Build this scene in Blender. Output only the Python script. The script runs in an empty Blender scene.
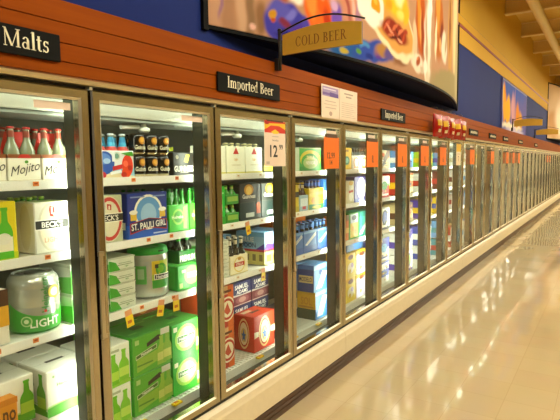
import bpy, bmesh, math, random
from mathutils import Vector, Matrix
R = math.radians
S = bpy.context.scene
C = S.collection
random.seed(7)

# ------------------------------------------------------------------ materials
def lin(h):
    h = h.lstrip('#')
    v = [int(h[i:i+2], 16)/255 for i in (0, 2, 4)]
    return tuple(x/12.92 if x <= .04045 else ((x+.055)/1.055)**2.4 for x in v)

MATS = {}
def new_mat(name):
    m = bpy.data.materials.new(name); m.use_nodes = True
    nt = m.node_tree
    for n in list(nt.nodes): nt.nodes.remove(n)
    out = nt.nodes.new('ShaderNodeOutputMaterial')
    return m, nt, out
def nd(nt, kind, **kw):
    n = nt.nodes.new(kind)
    for k, v in kw.items():
        if k.startswith('i_'):
            n.inputs[k[2:].replace('_', ' ')].default_value = v
        else: setattr(n, k, v)
    return n
def M(key):
    """'#rrggbb' with optional ,rough ,metal: a printed / painted / metal surface with slight noise."""
    if key in MATS: return MATS[key]
    p = key.split(',')
    spec = float(p[3]) if len(p) > 3 else .5
    col = lin(p[0]); rough = float(p[1]) if len(p) > 1 else .42; metal = float(p[2]) if len(p) > 2 else 0
    m, nt, out = new_mat('paint_'+key)
    b = nd(nt, 'ShaderNodeBsdfPrincipled')
    b.inputs['Roughness'].default_value = rough; b.inputs['Metallic'].default_value = metal; b.inputs['Specular IOR Level'].default_value = spec
    nz = nd(nt, 'ShaderNodeTexNoise'); nz.inputs['Scale'].default_value = 22; nz.inputs['Detail'].default_value = 2
    tc = nd(nt, 'ShaderNodeTexCoord'); nt.links.new(tc.outputs['Object'], nz.inputs['Vector'])
    mx = nd(nt, 'ShaderNodeMix', data_type='RGBA')
    mx.inputs[6].default_value = (*[c*.93 for c in col], 1); mx.inputs[7].default_value = (*[min(1, c*1.05) for c in col], 1)
    nt.links.new(nz.outputs['Fac'], mx.inputs[0]); nt.links.new(mx.outputs[2], b.inputs['Base Color'])
    nt.links.new(b.outputs[0], out.inputs[0])
    MATS[key] = m; return m
def emit_mat(name, col, strength):
    m, nt, out = new_mat(name)
    e = nd(nt, 'ShaderNodeEmission'); e.inputs[0].default_value = (*col, 1); e.inputs[1].default_value = strength
    nt.links.new(e.outputs[0], out.inputs[0]); MATS[name] = m; return m
def glass_pane_mat(name='pane_glass', tint=(.97, .985, .96), f0=.02, rough=.0):
    m, nt, out = new_mat(name)
    g = nd(nt, 'ShaderNodeNewGeometry')
    dot = nd(nt, 'ShaderNodeVectorMath', operation='DOT_PRODUCT')
    nt.links.new(g.outputs['Normal'], dot.inputs[0]); nt.links.new(g.outputs['Incoming'], dot.inputs[1])
    ab = nd(nt, 'ShaderNodeMath', operation='ABSOLUTE'); nt.links.new(dot.outputs['Value'], ab.inputs[0])
    om = nd(nt, 'ShaderNodeMath', operation='SUBTRACT'); om.inputs[0].default_value = 1; nt.links.new(ab.outputs[0], om.inputs[1])
    pw = nd(nt, 'ShaderNodeMath', operation='POWER'); nt.links.new(om.outputs[0], pw.inputs[0]); pw.inputs[1].default_value = 5
    ma = nd(nt, 'ShaderNodeMath', operation='MULTIPLY_ADD'); nt.links.new(pw.outputs[0], ma.inputs[0]); ma.inputs[1].default_value = 1-f0; ma.inputs[2].default_value = f0
    t = nd(nt, 'ShaderNodeBsdfTransparent'); t.inputs[0].default_value = (*tint, 1)
    gl = nd(nt, 'ShaderNodeBsdfGlossy'); gl.inputs['Roughness'].default_value = rough
    mx = nd(nt, 'ShaderNodeMixShader'); nt.links.new(ma.outputs[0], mx.inputs[0]); nt.links.new(t.outputs[0], mx.inputs[1]); nt.links.new(gl.outputs[0], mx.inputs[2])
    nt.links.new(mx.outputs[0], out.inputs[0]); MATS[name] = m; return m
glass_pane_mat()
def bottle_glass(name, col):
    m, nt, out = new_mat(name)
    b = nd(nt, 'ShaderNodeBsdfPrincipled'); b.inputs['Base Color'].default_value = (*lin(col), 1)
    b.inputs['Roughness'].default_value = .08; b.inputs['Coat Weight'].default_value = .5
    b.inputs['Subsurface Weight'].default_value = .0
    nt.links.new(b.outputs[0], out.inputs[0]); MATS[name] = m; return m
bottle_glass('green_glass', '#2f8a2a'); bottle_glass('brown_glass', '#4a2410'); bottle_glass('clear_glass', '#7f8468'); bottle_glass('dark_glass', '#1d2016')
bottle_glass('lime_glass', '#5fae1e')

def alu_mat(name, col, rough, bump=.06):
    m, nt, out = new_mat(name)
    b = nd(nt, 'ShaderNodeBsdfPrincipled'); b.inputs['Base Color'].default_value = (*lin(col), 1)
    b.inputs['Metallic'].default_value = 1; b.inputs['Roughness'].default_value = rough
    tc = nd(nt, 'ShaderNodeTexCoord'); mp = nd(nt, 'ShaderNodeMapping'); mp.inputs['Scale'].default_value = (14, 14, 5)
    nz = nd(nt, 'ShaderNodeTexNoise'); nz.inputs['Scale'].default_value = 1.6; nz.inputs['Detail'].default_value = 3
    nt.links.new(tc.outputs['Object'], mp.inputs[0]); nt.links.new(mp.outputs[0], nz.inputs['Vector'])
    bp = nd(nt, 'ShaderNodeBump'); bp.inputs['Strength'].default_value = bump; bp.inputs['Distance'].default_value = .02
    nt.links.new(nz.outputs['Fac'], bp.inputs['Height']); nt.links.new(bp.outputs[0], b.inputs['Normal'])
    nt.links.new(b.outputs[0], out.inputs[0]); MATS[name] = m; return m
alu_mat('door_aluminium', '#c2b8a2', .17, .1)
alu_mat('bead_aluminium', '#d8cfba', .3)
alu_mat('trim_aluminium', '#dccba8', .28)

def floor_mat():
    m, nt, out = new_mat('polished_floor')
    b = nd(nt, 'ShaderNodeBsdfPrincipled')
    tc = nd(nt, 'ShaderNodeTexCoord')
    br = nd(nt, 'ShaderNodeTexBrick'); br.offset = 0; br.inputs['Scale'].default_value = 1
    br.inputs['Brick Width'].default_value = .305; br.inputs['Row Height'].default_value = .305; br.inputs['Mortar Size'].default_value = .0015
    br.inputs['Color1'].default_value = (*lin('#dcc69c'), 1); br.inputs['Color2'].default_value = (*lin('#d8c196'), 1); br.inputs['Mortar'].default_value = (*lin('#c9b084'), 1)
    nt.links.new(tc.outputs['Object'], br.inputs['Vector'])
    n2 = nd(nt, 'ShaderNodeTexNoise'); n2.inputs['Scale'].default_value = 3.5; n2.inputs['Detail'].default_value = 5
    nt.links.new(tc.outputs['Object'], n2.inputs['Vector'])
    mx = nd(nt, 'ShaderNodeMix', data_type='RGBA', blend_type='MULTIPLY'); mx.inputs[0].default_value = .12
    nt.links.new(br.outputs['Color'], mx.inputs[6]); nt.links.new(n2.outputs['Color'], mx.inputs[7])
    nt.links.new(mx.outputs[2], b.inputs['Base Color'])
    b.inputs['Roughness'].default_value = .09; b.inputs['IOR'].default_value = 1.5
    b.inputs['Coat Weight'].default_value = .6; b.inputs['Coat Roughness'].default_value = .04
    n3 = nd(nt, 'ShaderNodeTexNoise'); n3.inputs['Scale'].default_value = 2.2; n3.inputs['Detail'].default_value = 4; n3.inputs['Roughness'].default_value = .55
    nt.links.new(tc.outputs['Object'], n3.inputs['Vector'])
    bp = nd(nt, 'ShaderNodeBump'); bp.inputs['Strength'].default_value = .02; bp.inputs['Distance'].default_value = .02
    nt.links.new(n3.outputs['Fac'], bp.inputs['Height'])
    sn = nd(nt, 'ShaderNodeVectorMath', operation='DIVIDE'); nt.links.new(tc.outputs['Object'], sn.inputs[0]); sn.inputs[1].default_value = (.305, .305, .305)
    fl = nd(nt, 'ShaderNodeVectorMath', operation='FLOOR'); nt.links.new(sn.outputs[0], fl.inputs[0])
    wn = nd(nt, 'ShaderNodeTexWhiteNoise'); nt.links.new(fl.outputs[0], wn.inputs['Vector'])
    ce = nd(nt, 'ShaderNodeVectorMath', operation='SUBTRACT'); nt.links.new(wn.outputs['Color'], ce.inputs[0]); ce.inputs[1].default_value = (.5, .5, .5)
    ad = nd(nt, 'ShaderNodeVectorMath', operation='MULTIPLY_ADD'); nt.links.new(ce.outputs[0], ad.inputs[0]); ad.inputs[1].default_value = (.022, .022, 0); nt.links.new(bp.outputs[0], ad.inputs[2])
    no = nd(nt, 'ShaderNodeVectorMath', operation='NORMALIZE'); nt.links.new(ad.outputs[0], no.inputs[0])
    nt.links.new(no.outputs[0], b.inputs['Normal']); nt.links.new(no.outputs[0], b.inputs['Coat Normal'])
    nt.links.new(b.outputs[0], out.inputs[0]); MATS['floor'] = m
floor_mat()
def wood_mat():
    m, nt, out = new_mat('stained_wood_slat')
    b = nd(nt, 'ShaderNodeBsdfPrincipled'); b.inputs['Roughness'].default_value = .55; b.inputs['Specular IOR Level'].default_value = .08
    tc = nd(nt, 'ShaderNodeTexCoord'); mp = nd(nt, 'ShaderNodeMapping'); mp.inputs['Scale'].default_value = (8, .7, 26)
    nz = nd(nt, 'ShaderNodeTexNoise'); nz.inputs['Scale'].default_value = 2; nz.inputs['Detail'].default_value = 5
    nt.links.new(tc.outputs['Object'], mp.inputs[0]); nt.links.new(mp.outputs[0], nz.inputs['Vector'])
    mx = nd(nt, 'ShaderNodeMix', data_type='RGBA'); mx.inputs[6].default_value = (*lin('#843800'), 1); mx.inputs[7].default_value = (*lin('#9e4c02'), 1)
    nt.links.new(nz.outputs['Fac'], mx.inputs[0]); nt.links.new(mx.outputs[2], b.inputs['Base Color'])
    nt.links.new(b.outputs[0], out.inputs[0]); MATS['wood'] = m
wood_mat()
def wall_mat(name, c1, c2, rough=.7):
    m, nt, out = new_mat(name)
    b = nd(nt, 'ShaderNodeBsdfPrincipled'); b.inputs['Roughness'].default_value = rough; b.inputs['Specular IOR Level'].default_value = .2
    tc = nd(nt, 'ShaderNodeTexCoord'); nz = nd(nt, 'ShaderNodeTexNoise'); nz.inputs['Scale'].default_value = 1.5; nz.inputs['Detail'].default_value = 3
    nt.links.new(tc.outputs['Object'], nz.inputs['Vector'])
    mx = nd(nt, 'ShaderNodeMix', data_type='RGBA'); mx.inputs[6].default_value = (*lin(c1), 1); mx.inputs[7].default_value = (*lin(c2), 1)
    nt.links.new(nz.outputs['Fac'], mx.inputs[0]); nt.links.new(mx.outputs[2], b.inputs['Base Color'])
    nt.links.new(b.outputs[0], out.inputs[0]); MATS[name] = m
wall_mat('blue_wall', '#0d2268', '#142a72'); wall_mat('gold_wall', '#cc9f2c', '#d2a634'); wall_mat('gold_band', '#d2a028', '#daaa32')
wall_mat('tan_wall', '#8c7a4e', '#968458'); wall_mat('olive_wall', '#e4dab6', '#e9dfbc')
def deck_mat():
    m, nt, out = new_mat('ribbed_ceiling')
    b = nd(nt, 'ShaderNodeBsdfPrincipled'); b.inputs['Roughness'].default_value = .6
    tc = nd(nt, 'ShaderNodeTexCoord'); w = nd(nt, 'ShaderNodeTexWave', bands_direction='Y'); w.inputs['Scale'].default_value = 2.2
    nt.links.new(tc.outputs['Object'], w.inputs['Vector'])
    mx = nd(nt, 'ShaderNodeMix', data_type='RGBA'); mx.inputs[6].default_value = (*lin('#d6b050'), 1); mx.inputs[7].default_value = (*lin('#deba5c'), 1)
    nt.links.new(w.outputs['Fac'], mx.inputs[0]); nt.links.new(mx.outputs[2], b.inputs['Base Color'])
    bp = nd(nt, 'ShaderNodeBump'); bp.inputs['Strength'].default_value = .3; nt.links.new(w.outputs['Fac'], bp.inputs['Height']); nt.links.new(bp.outputs[0], b.inputs['Normal'])
    nt.links.new(b.outputs[0], out.inputs[0]); MATS['deck'] = m
deck_mat()
emit_mat('cooler_lamp', (.93, 1.0, .80), 39)
emit_mat('cooler_top_lamp', (.93, 1.0, .80), 15)
emit_mat('store_lamp', (1.0, .955, .74), 35)

# ------------------------------------------------------------------ mesh builder
class MB:
    def __init__(s): s.v = []; s.f = []; s.m = []; s.sm = []
    def face(s, pts, mat, smooth=False):
        n = len(s.v); s.v += [tuple(p) for p in pts]; s.f.append(tuple(range(n, n+len(pts)))); s.m.append(mat); s.sm.append(smooth)
    def box(s, x0, x1, y0, y1, z0, z1, mat, ch=0):
        if ch <= 0:
            n = len(s.v)
            s.v += [(x, y, z) for x in (x0, x1) for y in (y0, y1) for z in (z0, z1)]
            for q in ((0, 1, 3, 2), (4, 6, 7, 5), (0, 4, 5, 1), (2, 3, 7, 6), (0, 2, 6, 4), (1, 5, 7, 3)):
                s.f.append(tuple(n+i for i in q)); s.m.append(mat); s.sm.append(False)
        else:
            bm = bmesh.new(); bmesh.ops.create_cube(bm, size=1)
            for v in bm.verts: v.co = Vector(((x0+x1)/2+v.co.x*(x1-x0), (y0+y1)/2+v.co.y*(y1-y0), (z0+z1)/2+v.co.z*(z1-z0)))
            bmesh.ops.bevel(bm, geom=list(bm.edges), offset=ch, segments=1, affect='EDGES')
            s.add_bm(bm, mat)
    def add_bm(s, bm, mat, smooth=False):
        n = len(s.v); bm.verts.index_update()
        s.v += [tuple(v.co) for v in bm.verts]
        for f in bm.faces: s.f.append(tuple(n+v.index for v in f.verts)); s.m.append(mat); s.sm.append(smooth)
        bm.free()
    def lathe(s, prof, mats, n=14, c=(0, 0, 0), cap=True):
        """prof: list of (r, z); mats: one per band or a single key"""
        b = len(s.v)
        for r, z in prof:
            for k in range(n):
                a = 2*math.pi*k/n; s.v.append((c[0]+r*math.cos(a), c[1]+r*math.sin(a), c[2]+z))
        for i in range(len(prof)-1):
            mt = mats if isinstance(mats, str) else mats[i]
            for k in range(n):
                k2 = (k+1) % n
                s.f.append((b+i*n+k, b+i*n+k2, b+(i+1)*n+k2, b+(i+1)*n+k)); s.m.append(mt); s.sm.append(True)
        if cap:
            s.f.append(tuple(b+k for k in reversed(range(n)))); s.m.append(mats if isinstance(mats, str) else mats[0]); s.sm.append(False)
            s.f.append(tuple(b+(len(prof)-1)*n+k for k in range(n))); s.m.append(mats if isinstance(mats, str) else mats[-1]); s.sm.append(False)
    def prism_y(s, prof, y0, y1, mat):
        """closed (x, z) outline extruded along y"""
        n = len(prof); b = len(s.v)
        s.v += [(x, y0, z) for x, z in prof]+[(x, y1, z) for x, z in prof]
        for i in range(n):
            j = (i+1) % n; s.f.append((b+i, b+j, b+n+j, b+n+i)); s.m.append(mat); s.sm.append(False)
        s.f.append(tuple(b+i for i in reversed(range(n)))); s.m.append(mat); s.sm.append(False)
        s.f.append(tuple(b+n+i for i in range(n))); s.m.append(mat); s.sm.append(False)
    def tube(s, pts, r, mat, n=8):
        b = len(s.v); N = len(pts)
        for i, p in enumerate(pts):
            p = Vector(p); t = (Vector(pts[min(i+1, N-1)])-Vector(pts[max(i-1, 0)])).normalized()
            up = Vector((0, 0, 1)) if abs(t.z) < .9 else Vector((1, 0, 0))
            a = t.cross(up).normalized(); c = t.cross(a)
            for k in range(n):
                g = 2*math.pi*k/n; s.v.append(tuple(p+a*r*math.cos(g)+c*r*math.sin(g)))
        for i in range(N-1):
            for k in range(n):
                k2 = (k+1) % n; s.f.append((b+i*n+k, b+i*n+k2, b+(i+1)*n+k2, b+(i+1)*n+k)); s.m.append(mat); s.sm.append(True)
        s.f.append(tuple(b+k for k in reversed(range(n)))); s.m.append(mat); s.sm.append(False)
        s.f.append(tuple(b+(N-1)*n+k for k in range(n))); s.m.append(mat); s.sm.append(False)
    def mesh(s, name):
        me = bpy.data.meshes.new(name); me.from_pydata(s.v, [], s.f)
        keys = []
        for k in s.m:
            if k not in keys: keys.append(k)
        for k in keys: me.materials.append(MATS[k] if k in MATS else M(k))
        ix = {k: i for i, k in enumerate(keys)}
        me.polygons.foreach_set('material_index', [ix[k] for k in s.m])
        me.polygons.foreach_set('use_smooth', s.sm)
        me.update(); return me
    def build(s, name, parent=None, loc=None):
        return link(name, s.mesh(name), parent, loc)
def link(name, me, parent=None, loc=None):
    o = bpy.data.objects.new(name, me); C.objects.link(o)
    if parent: o.parent = parent
    if loc: o.location = loc
    return o
def tag(o, label, cat, group=None):
    o['label'] = label; o['category'] = cat
    if group: o['group'] = group
    return o
def thing(name, label, cat, loc=(0, 0, 0), rz=0, group=None):
    o = bpy.data.objects.new(name, None); C.objects.link(o); o.location = loc; o.rotation_euler.z = rz
    o.empty_display_size = .05
    return tag(o, label, cat, group)
def struct(name, mb, parent=None):
    o = mb.build(name, parent); o['kind'] = 'structure'; return o
def copy_tree(o, parent=None):
    c = o.copy(); C.objects.link(c)
    if parent: c.parent = parent
    for ch in list(o.children): copy_tree(ch, c)
    return c

# ------------------------------------------------------------------ lettering
def rect(x0, y0, x1, y1): return [(x0, y0), (x1, y0), (x1, y1), (x0, y1)]
def arc(cx, cy, rx, ry, a0, a1, wx, wy, n=14):
    out, inn = [], []
    for i in range(n+1):
        a = R(a0+(a1-a0)*i/n)
        out.append((cx+rx*math.cos(a), cy+ry*math.sin(a))); inn.append((cx+(rx-wx)*math.cos(a), cy+(ry-wy)*math.sin(a)))
    return [[out[i], out[i+1], inn[i+1], inn[i]] for i in range(n)]
def diag(x0, y0, x1, y1, w): return [(x0-w/2, y0), (x0+w/2, y0), (x1+w/2, y1), (x1-w/2, y1)]
def stem(x, w, y0, y1, b=True, t=True, s=.075):
    p = [rect(x-w/2, y0, x+w/2, y1)]
    if b: p.append(rect(x-w/2-s, y0, x+w/2+s, y0+.045))
    if t == 'l': p.append([(x-w/2-s, y1-.1), (x, y1-.06), (x, y1), (x-w/2-s*.6, y1-.05)])
    elif t: p.append(rect(x-w/2-s, y1-.045, x+w/2+s, y1))
    return p
W_ = .145; XH = .66
SERIF = {
 'M': (1.05, stem(.13, .05, 0, 1, True, False)+stem(.87, .13, 0, 1)+[diag(.12, 1, .5, .02, .13), diag(.5, .02, .87, 1, .05), rect(.02, .955, .18, 1)]),
 'a': (.53, stem(.38, W_, .0, .5, False, False)+arc(.25, .47, .19, .2, 0, 165, .11, .05)+arc(.21, .19, .19, .2, 0, 360, .1, .05)+[rect(.4, 0, .5, .045)]),
 'l': (.31, stem(.16, W_, 0, 1.03, True, 'l')),
 't': (.38, stem(.17, W_, .1, .86, False, False)+[rect(.03, .6, .34, .66)]+arc(.25, .14, .14, .15, 180, 320, .11, .06)),
 's': (.43, arc(.21, .49, .16, .18, 25, 270, .1, .06)+arc(.21, .19, .17, .2, -155, 90, .1, .06)+[rect(.33, .5, .37, .66), rect(.03, 0, .07, .18)]),
 'I': (.38, stem(.19, .14, 0, 1)),
 'm': (.98, stem(.15, W_, 0, XH, True, 'l')+stem(.47, W_, 0, .46)[:2]+stem(.8, W_, 0, .46)[:2]+arc(.34, .44, .19, .23, 0, 150, .12, .06)+arc(.67, .44, .19, .23, 0, 150, .12, .06)),
 'p': (.62, stem(.15, W_, -.28, XH, True, 'l')+arc(.31, .33, .25, .35, -180, 180, .12, .05)),
 'o': (.6, arc(.29, .33, .26, .35, 0, 360, .12, .05)),
 'r': (.45, stem(.15, W_, 0, XH, True, 'l')+arc(.34, .46, .17, .2, 40, 160, .1, .06)+[rect(.36, .52, .45, .62)]),
 'e': (.54, arc(.27, .33, .25, .35, 0, 325, .11, .05)+[rect(.05, .34, .5, .39)]),
 'd': (.63, stem(.47, W_, 0, 1.03, True, 'l')+arc(.3, .33, .26, .35, 0, 360, .12, .05)),
 'B': (.72, stem(.17, .14, 0, 1)+arc(.3, .76, .27, .24, -90, 90, .13, .05)+arc(.32, .26, .32, .265, -90, 90, .14, .05)+[rect(.1, .955, .32, 1), rect(.1, 0, .34, .045), rect(.1, .5, .32, .545)]),
 'C': (.82, arc(.43, .5, .38, .52, 42, 318, .14, .05)+[rect(.69, .68, .73, .98), rect(.69, .05, .73, .3)]),
 'O': (.9, arc(.45, .5, .4, .52, 0, 360, .14, .05, 22)),
 'L': (.68, stem(.17, .14, 0, 1)+[rect(.1, 0, .62, .05), rect(.57, 0, .62, .26)]),
 'D': (.85, stem(.17, .14, 0, 1)+arc(.32, .5, .46, .5, -90, 90, .14, .05)+[rect(.1, .95, .34, 1), rect(.1, 0, .34, .05)]),
 'E': (.7, stem(.17, .14, 0, 1)+[rect(.1, .95, .6, 1), rect(.1, 0, .63, .05), rect(.1, .5, .46, .55), rect(.56, .76, .6, 1), rect(.59, 0, .63, .25), rect(.43, .4, .46, .65)]),
 'R': (.8, stem(.17, .14, 0, 1)+arc(.3, .75, .29, .25, -90, 90, .13, .05)+[rect(.1, .955, .32, 1), rect(.1, .5, .32, .545), diag(.66, 0, .36, .52, .15), rect(.6, 0, .8, .045)]),
 ' ': (.34, []),
}
def serif_text(txt, track=.02):
    x = 0; polys = []
    for ch in txt:
        w, ps = SERIF[ch]
        for p in ps: polys.append([(q[0]+x, q[1]) for q in p])
        x += w+track
    return polys, x-track
_FONT = {}
def font_polys(txt, bold=.02, shear=0):
    k = (txt, bold, shear)
    if k in _FONT: return _FONT[k]
    cu = bpy.data.curves.new('t', 'FONT'); cu.body = txt; cu.resolution_u = 2; cu.offset = bold; cu.shear = shear
    o = bpy.data.objects.new('t', cu); C.objects.link(o)
    dg = bpy.context.evaluated_depsgraph_get(); dg.update()
    me = o.evaluated_get(dg).to_mesh()
    vs = [(v.co.x, v.co.y) for v in me.vertices]
    polys = [[vs[i] for i in p.vertices] for p in me.polygons]
    x0 = min(v[0] for v in vs); x1 = max(v[0] for v in vs); y0 = min(v[1] for v in vs); y1 = max(v[1] for v in vs)
    o.evaluated_get(dg).to_mesh_clear(); bpy.data.objects.remove(o); bpy.data.curves.remove(cu)
    _FONT[k] = ([[((a-x0)/(y1-y0), (b-y0)/(y1-y0)) for a, b in p] for p in polys], (x1-x0)/(y1-y0))
    return _FONT[k]

def art(mb, items, P, w, h):
    """P(u, v, e): metres on a face -> 3-D. items use 0..1 face fractions."""
    e = .0006
    for it in items:
        k = it[0]
        if k == 'r': polys = [rect(it[1]*w, it[2]*h, it[3]*w, it[4]*h)]; mt = it[5]
        elif k == 'e':
            cu, cv, ru, rv, mt = it[1:6]; n = 22
            polys = [[(cu*w+ru*w*math.cos(2*math.pi*i/n), cv*h+rv*h*math.sin(2*math.pi*i/n)) for i in range(n)]]
        elif k == 'c':     # true circle, radius as a fraction of h
            cu, cv, rv, mt = it[1:5]; n = 22
            polys = [[(cu*w+rv*h*math.cos(2*math.pi*i/n), cv*h+rv*h*math.sin(2*math.pi*i/n)) for i in range(n)]]
        elif k == 'p': polys = [[(a*w, b*h) for a, b in it[1]]]; mt = it[2]
        elif k in 'tsi':
            _, txt, cu, cv, th, mt = it[:6]; wmax = it[6] if len(it) > 6 else .9; rot = R(it[7]) if len(it) > 7 else 0
            ps, tw = font_polys(txt) if k == 't' else (font_polys(txt, 0, .5) if k == 'i' else serif_text(txt))
            hh = th*h; ww = tw*hh; sx = min(1, wmax*(h if abs(rot) > .8 else w)/ww)
            cr, sr = math.cos(rot), math.sin(rot)
            polys = []
            for p in ps:
                q = []
                for a, b in p:
                    a = (a-tw/2)*hh*sx; b = (b-.5)*hh
                    q.append((cu*w+a*cr-b*sr, cv*h+a*sr+b*cr))
                polys.append(q)
        elif k == 'b':     # a bottle silhouette: cu, v0, v1, width fraction of h, mat, label mat
            cu, v0, v1, bw, mt, lm = it[1:7]; H = (v1-v0)*h; r = bw*h/2; x = cu*w; z = v0*h
            pr = [(r, 0), (r, .52), (r*.85, .6), (r*.42, .72), (r*.36, .93), (r*.45, .94), (r*.45, 1)]
            polys = [[(x+a, z+b*H) for a, b in pr]+[(x-a, z+b*H) for a, b in reversed(pr)]]
            for p in polys: mb.face([P(a, b, e) for a, b in p], mt)
            e += .0003
            polys = [rect(x-r*.95, z+.14*H, x+r*.95, z+.42*H)]; mt = lm
        for p in polys: mb.face([P(min(w, max(0, a)), min(h, max(0, b)), e) for a, b in p], mt)
        e += .0003
def carton_mesh(w, d, h, base, front=(), left=(), top=(), name='carton', ch=.004):
    mb = MB(); mb.box(-d/2, d/2, -w/2, w/2, 0, h, base, ch)
    art(mb, front, lambda u, v, e: (d/2+e, -w/2+u, v), w, h)
    art(mb, left, lambda u, v, e: (-d/2+u, -w/2-e, v), d, h)
    art(mb, top, lambda u, v, e: (d/2-v, -w/2+u, h+e), w, d)
    return mb.mesh(name)
HANDLE_TOP = [('r', .3, .45, .7, .55, '#2a2a24'), ('r', .0, .485, .3, .49, '#4a4a3a'), ('r', .7, .485, 1, .49, '#4a4a3a')]
XF = -.165        # where the front of the goods stands
def carton(name, label, y0, y1, z, h, d, base, front=(), left=(), top=(), xf=XF, group=None, rz=0, cat='carton'):
    me = carton_mesh(y1-y0, d, h, base, front, left, top, name)
    o = link(name, me, None, (xf-d/2, (y0+y1)/2, z)); o.rotation_euler.z = rz
    return tag(o, label, cat, group)
def again(o, label, dx=0, dy=0, dz=0, rz=None):
    c = copy_tree(o); c.location = Vector(o.location)+Vector((dx, dy, dz)); c['label'] = label
    if rz is not None: c.rotation_euler.z = rz
    return c
# bottles
_BOT = {}
def bottle_mesh(glass, lab, H, r):
    k = (glass, lab, H, r)
    if k not in _BOT:
        mb = MB()
        pr = [(r*.9, 0), (r, .006), (r, .2*H), (r*1.01, .21*H), (r*1.01, .46*H), (r, .47*H), (r, .55*H), (r*.8, .63*H), (r*.47, .74*H), (r*.44, .80*H), (r*.41, .92*H), (r*.4, .965*H)]
        ms = [glass]*3+[lab]+[glass]*5+[lab]+[glass]
        mb.lathe(pr, ms, 12)
        _BOT[k] = mb.mesh('bottle')
    return _BOT[k]
_CAP = {}
def cap_mesh(col, H, r):
    k = (col, H, r)
    if k not in _CAP:
        mb = MB(); mb.lathe([(r*.48, .955*H), (r*.52, .965*H), (r*.46, .995*H), (r*.3, H)], col, 12); _CAP[k] = mb.mesh('cap')
    return _CAP[k]
def bottle_pack(name, label, y0, y1, z, hb, H, nx, ny, glass, lab, capc, base, front, left=(), xf=XF, group=None, handle=None, cat='bottle pack', d=None):
    """open carrier: box up to hb, ny bottles along the front, nx rows deep, a centre handle"""
    w = y1-y0; pitch = w/ny; d = d or pitch*nx; r = min(pitch, d/nx)/2*.9
    t = thing(name, label, cat, (xf-d/2, (y0+y1)/2, z), 0, group)
    link('carrier', carton_mesh(w, d, hb, base, front, left, (), 'carrier', .003), t)
    bm_ = bottle_mesh(glass, lab, round(H, 3), round(r, 3)); cm = cap_mesh(capc, round(H, 3), round(r, 3))
    for i in range(nx):
        for j in range(ny):
            b = link('bottle', bm_, t, ((i-(nx-1)/2)*d/nx*.96, (j-(ny-1)/2)*pitch*.97, .004))
            link('cap', cm, b)
    if handle:
        mb = MB(); mb.face([(0, -w/2, hb-.01), (0, w/2, hb-.01), (0, w*.28, H*.93), (0, -w*.28, H*.93)], handle)
        mb.face([(-.003, -w*.28, H*.93), (-.003, w*.28, H*.93), (-.003, w/2, hb-.01), (-.003, -w/2, hb-.01)], handle)
        mb.face([(0, -w*.28, H*.93), (0, w*.28, H*.93), (-.003, w*.28, H*.93), (-.003, -w*.28, H*.93)], handle)
        mb.build('handle', t)
    return t
def can_mesh(r, H, body, lid='#cfd0cc,0.25,1', band=None, text=None, tcol='#f0e6c8'):
    mb = MB()
    mb.lathe([(r*.85, 0), (r, .012), (r, H*.25), (r, H*.62), (r, H-.014), (r*.86, H-.002), (r*.84, H-.002), (r*.82, H-.007)], [lid, body, band or body, body, body, lid, lid], 14)
    if text:
        ps, tw = font_polys(text); hh = r*.55; 
        s_ = min(1, r*1.9/(tw*hh))
        for p in ps:
            q = []
            for a, b in p:
                a = (a-tw/2)*hh*s_; b = (b-.5)*hh+H*.36; g = a/r
                q.append(((r+.001)*math.cos(g), (r+.001)*math.sin(g), b))
            mb.face(q, tcol)
    return mb
def can_pack(name, label, y0, y1, z, H, nx, ny, body, band=None, text=None, xf=XF, group=None, wrap=None, lid='#cfd0cc,0.25,1', emblem=None, tray=None):
    w = y1-y0; pitch = w/ny; r = pitch/2*.97; d = pitch*nx
    t = thing(name, label, 'can pack', (xf-d/2, (y0+y1)/2, z), 0, group)
    mb = can_mesh(r, H, body, lid, band, text)
    if emblem:
        for zz, rr, mt in emblem:
            mb.face([((r+.0015)*math.cos(.62*rr*math.cos(2*math.pi*i/14)), (r+.0015)*math.sin(.62*rr*math.cos(2*math.pi*i/14)), H*zz+r*.62*rr*math.sin(2*math.pi*i/14)) for i in range(14)], mt)
    me = mb.mesh('can')
    for i in range(nx):
        for j in range(ny): link('can', me, t, ((i-(nx-1)/2)*pitch, (j-(ny-1)/2)*pitch, .002))
    if tray:
        m2 = MB(); m2.box(-d/2-.002, d/2+.002, -w/2-.002, w/2+.002, 0, tray[0], tray[1]); m2.build('tray', t)
    return t

# ------------------------------------------------------------------ setting
G0 = .545; PW = .76
def gap(k): return G0+PW*k
FAR = 32
yA, yB = -3.0, 33.0
mb = MB(); mb.box(.0, 4.4, yA, yB, -.1, 0, 'floor'); struct('floor', mb)
mb = MB(); mb.box(-.40, -.15, yA, yB, 2.2, 3.37, 'blue_wall'); mb.box(-.40, -.14, yA, yB, 3.37, 3.60, 'gold_band'); mb.box(-.40, -.13, yA, yB, 3.60, 3.635, '#8a1c10')
mb.box(-.40, -.125, yA, yB, 3.635, 3.75, 'gold_band'); mb.box(-.40, -.135, yA, yB, 3.75, 3.765, '#6e4a12'); mb.box(-.40, -.15, yA, yB, 3.765, 4.92, 'gold_wall')
mb.box(-.40, -.15, gap(FAR), yB, 0, 2.2, 'gold_wall')
struct('wall_left', mb)
mb = MB(); mb.box(-.4, 4.55, yA, yB, 4.92, 5.02, 'deck'); struct('ceiling', mb)
mb = MB(); mb.box(4.4, 4.55, yA, yB, 0, 4.92, 'tan_wall'); struct('wall_right', mb)
mb = MB(); mb.box(-.4, 4.55, yB, yB+.15, 0, 4.92, 'olive_wall'); struct('wall_back', mb)
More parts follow.
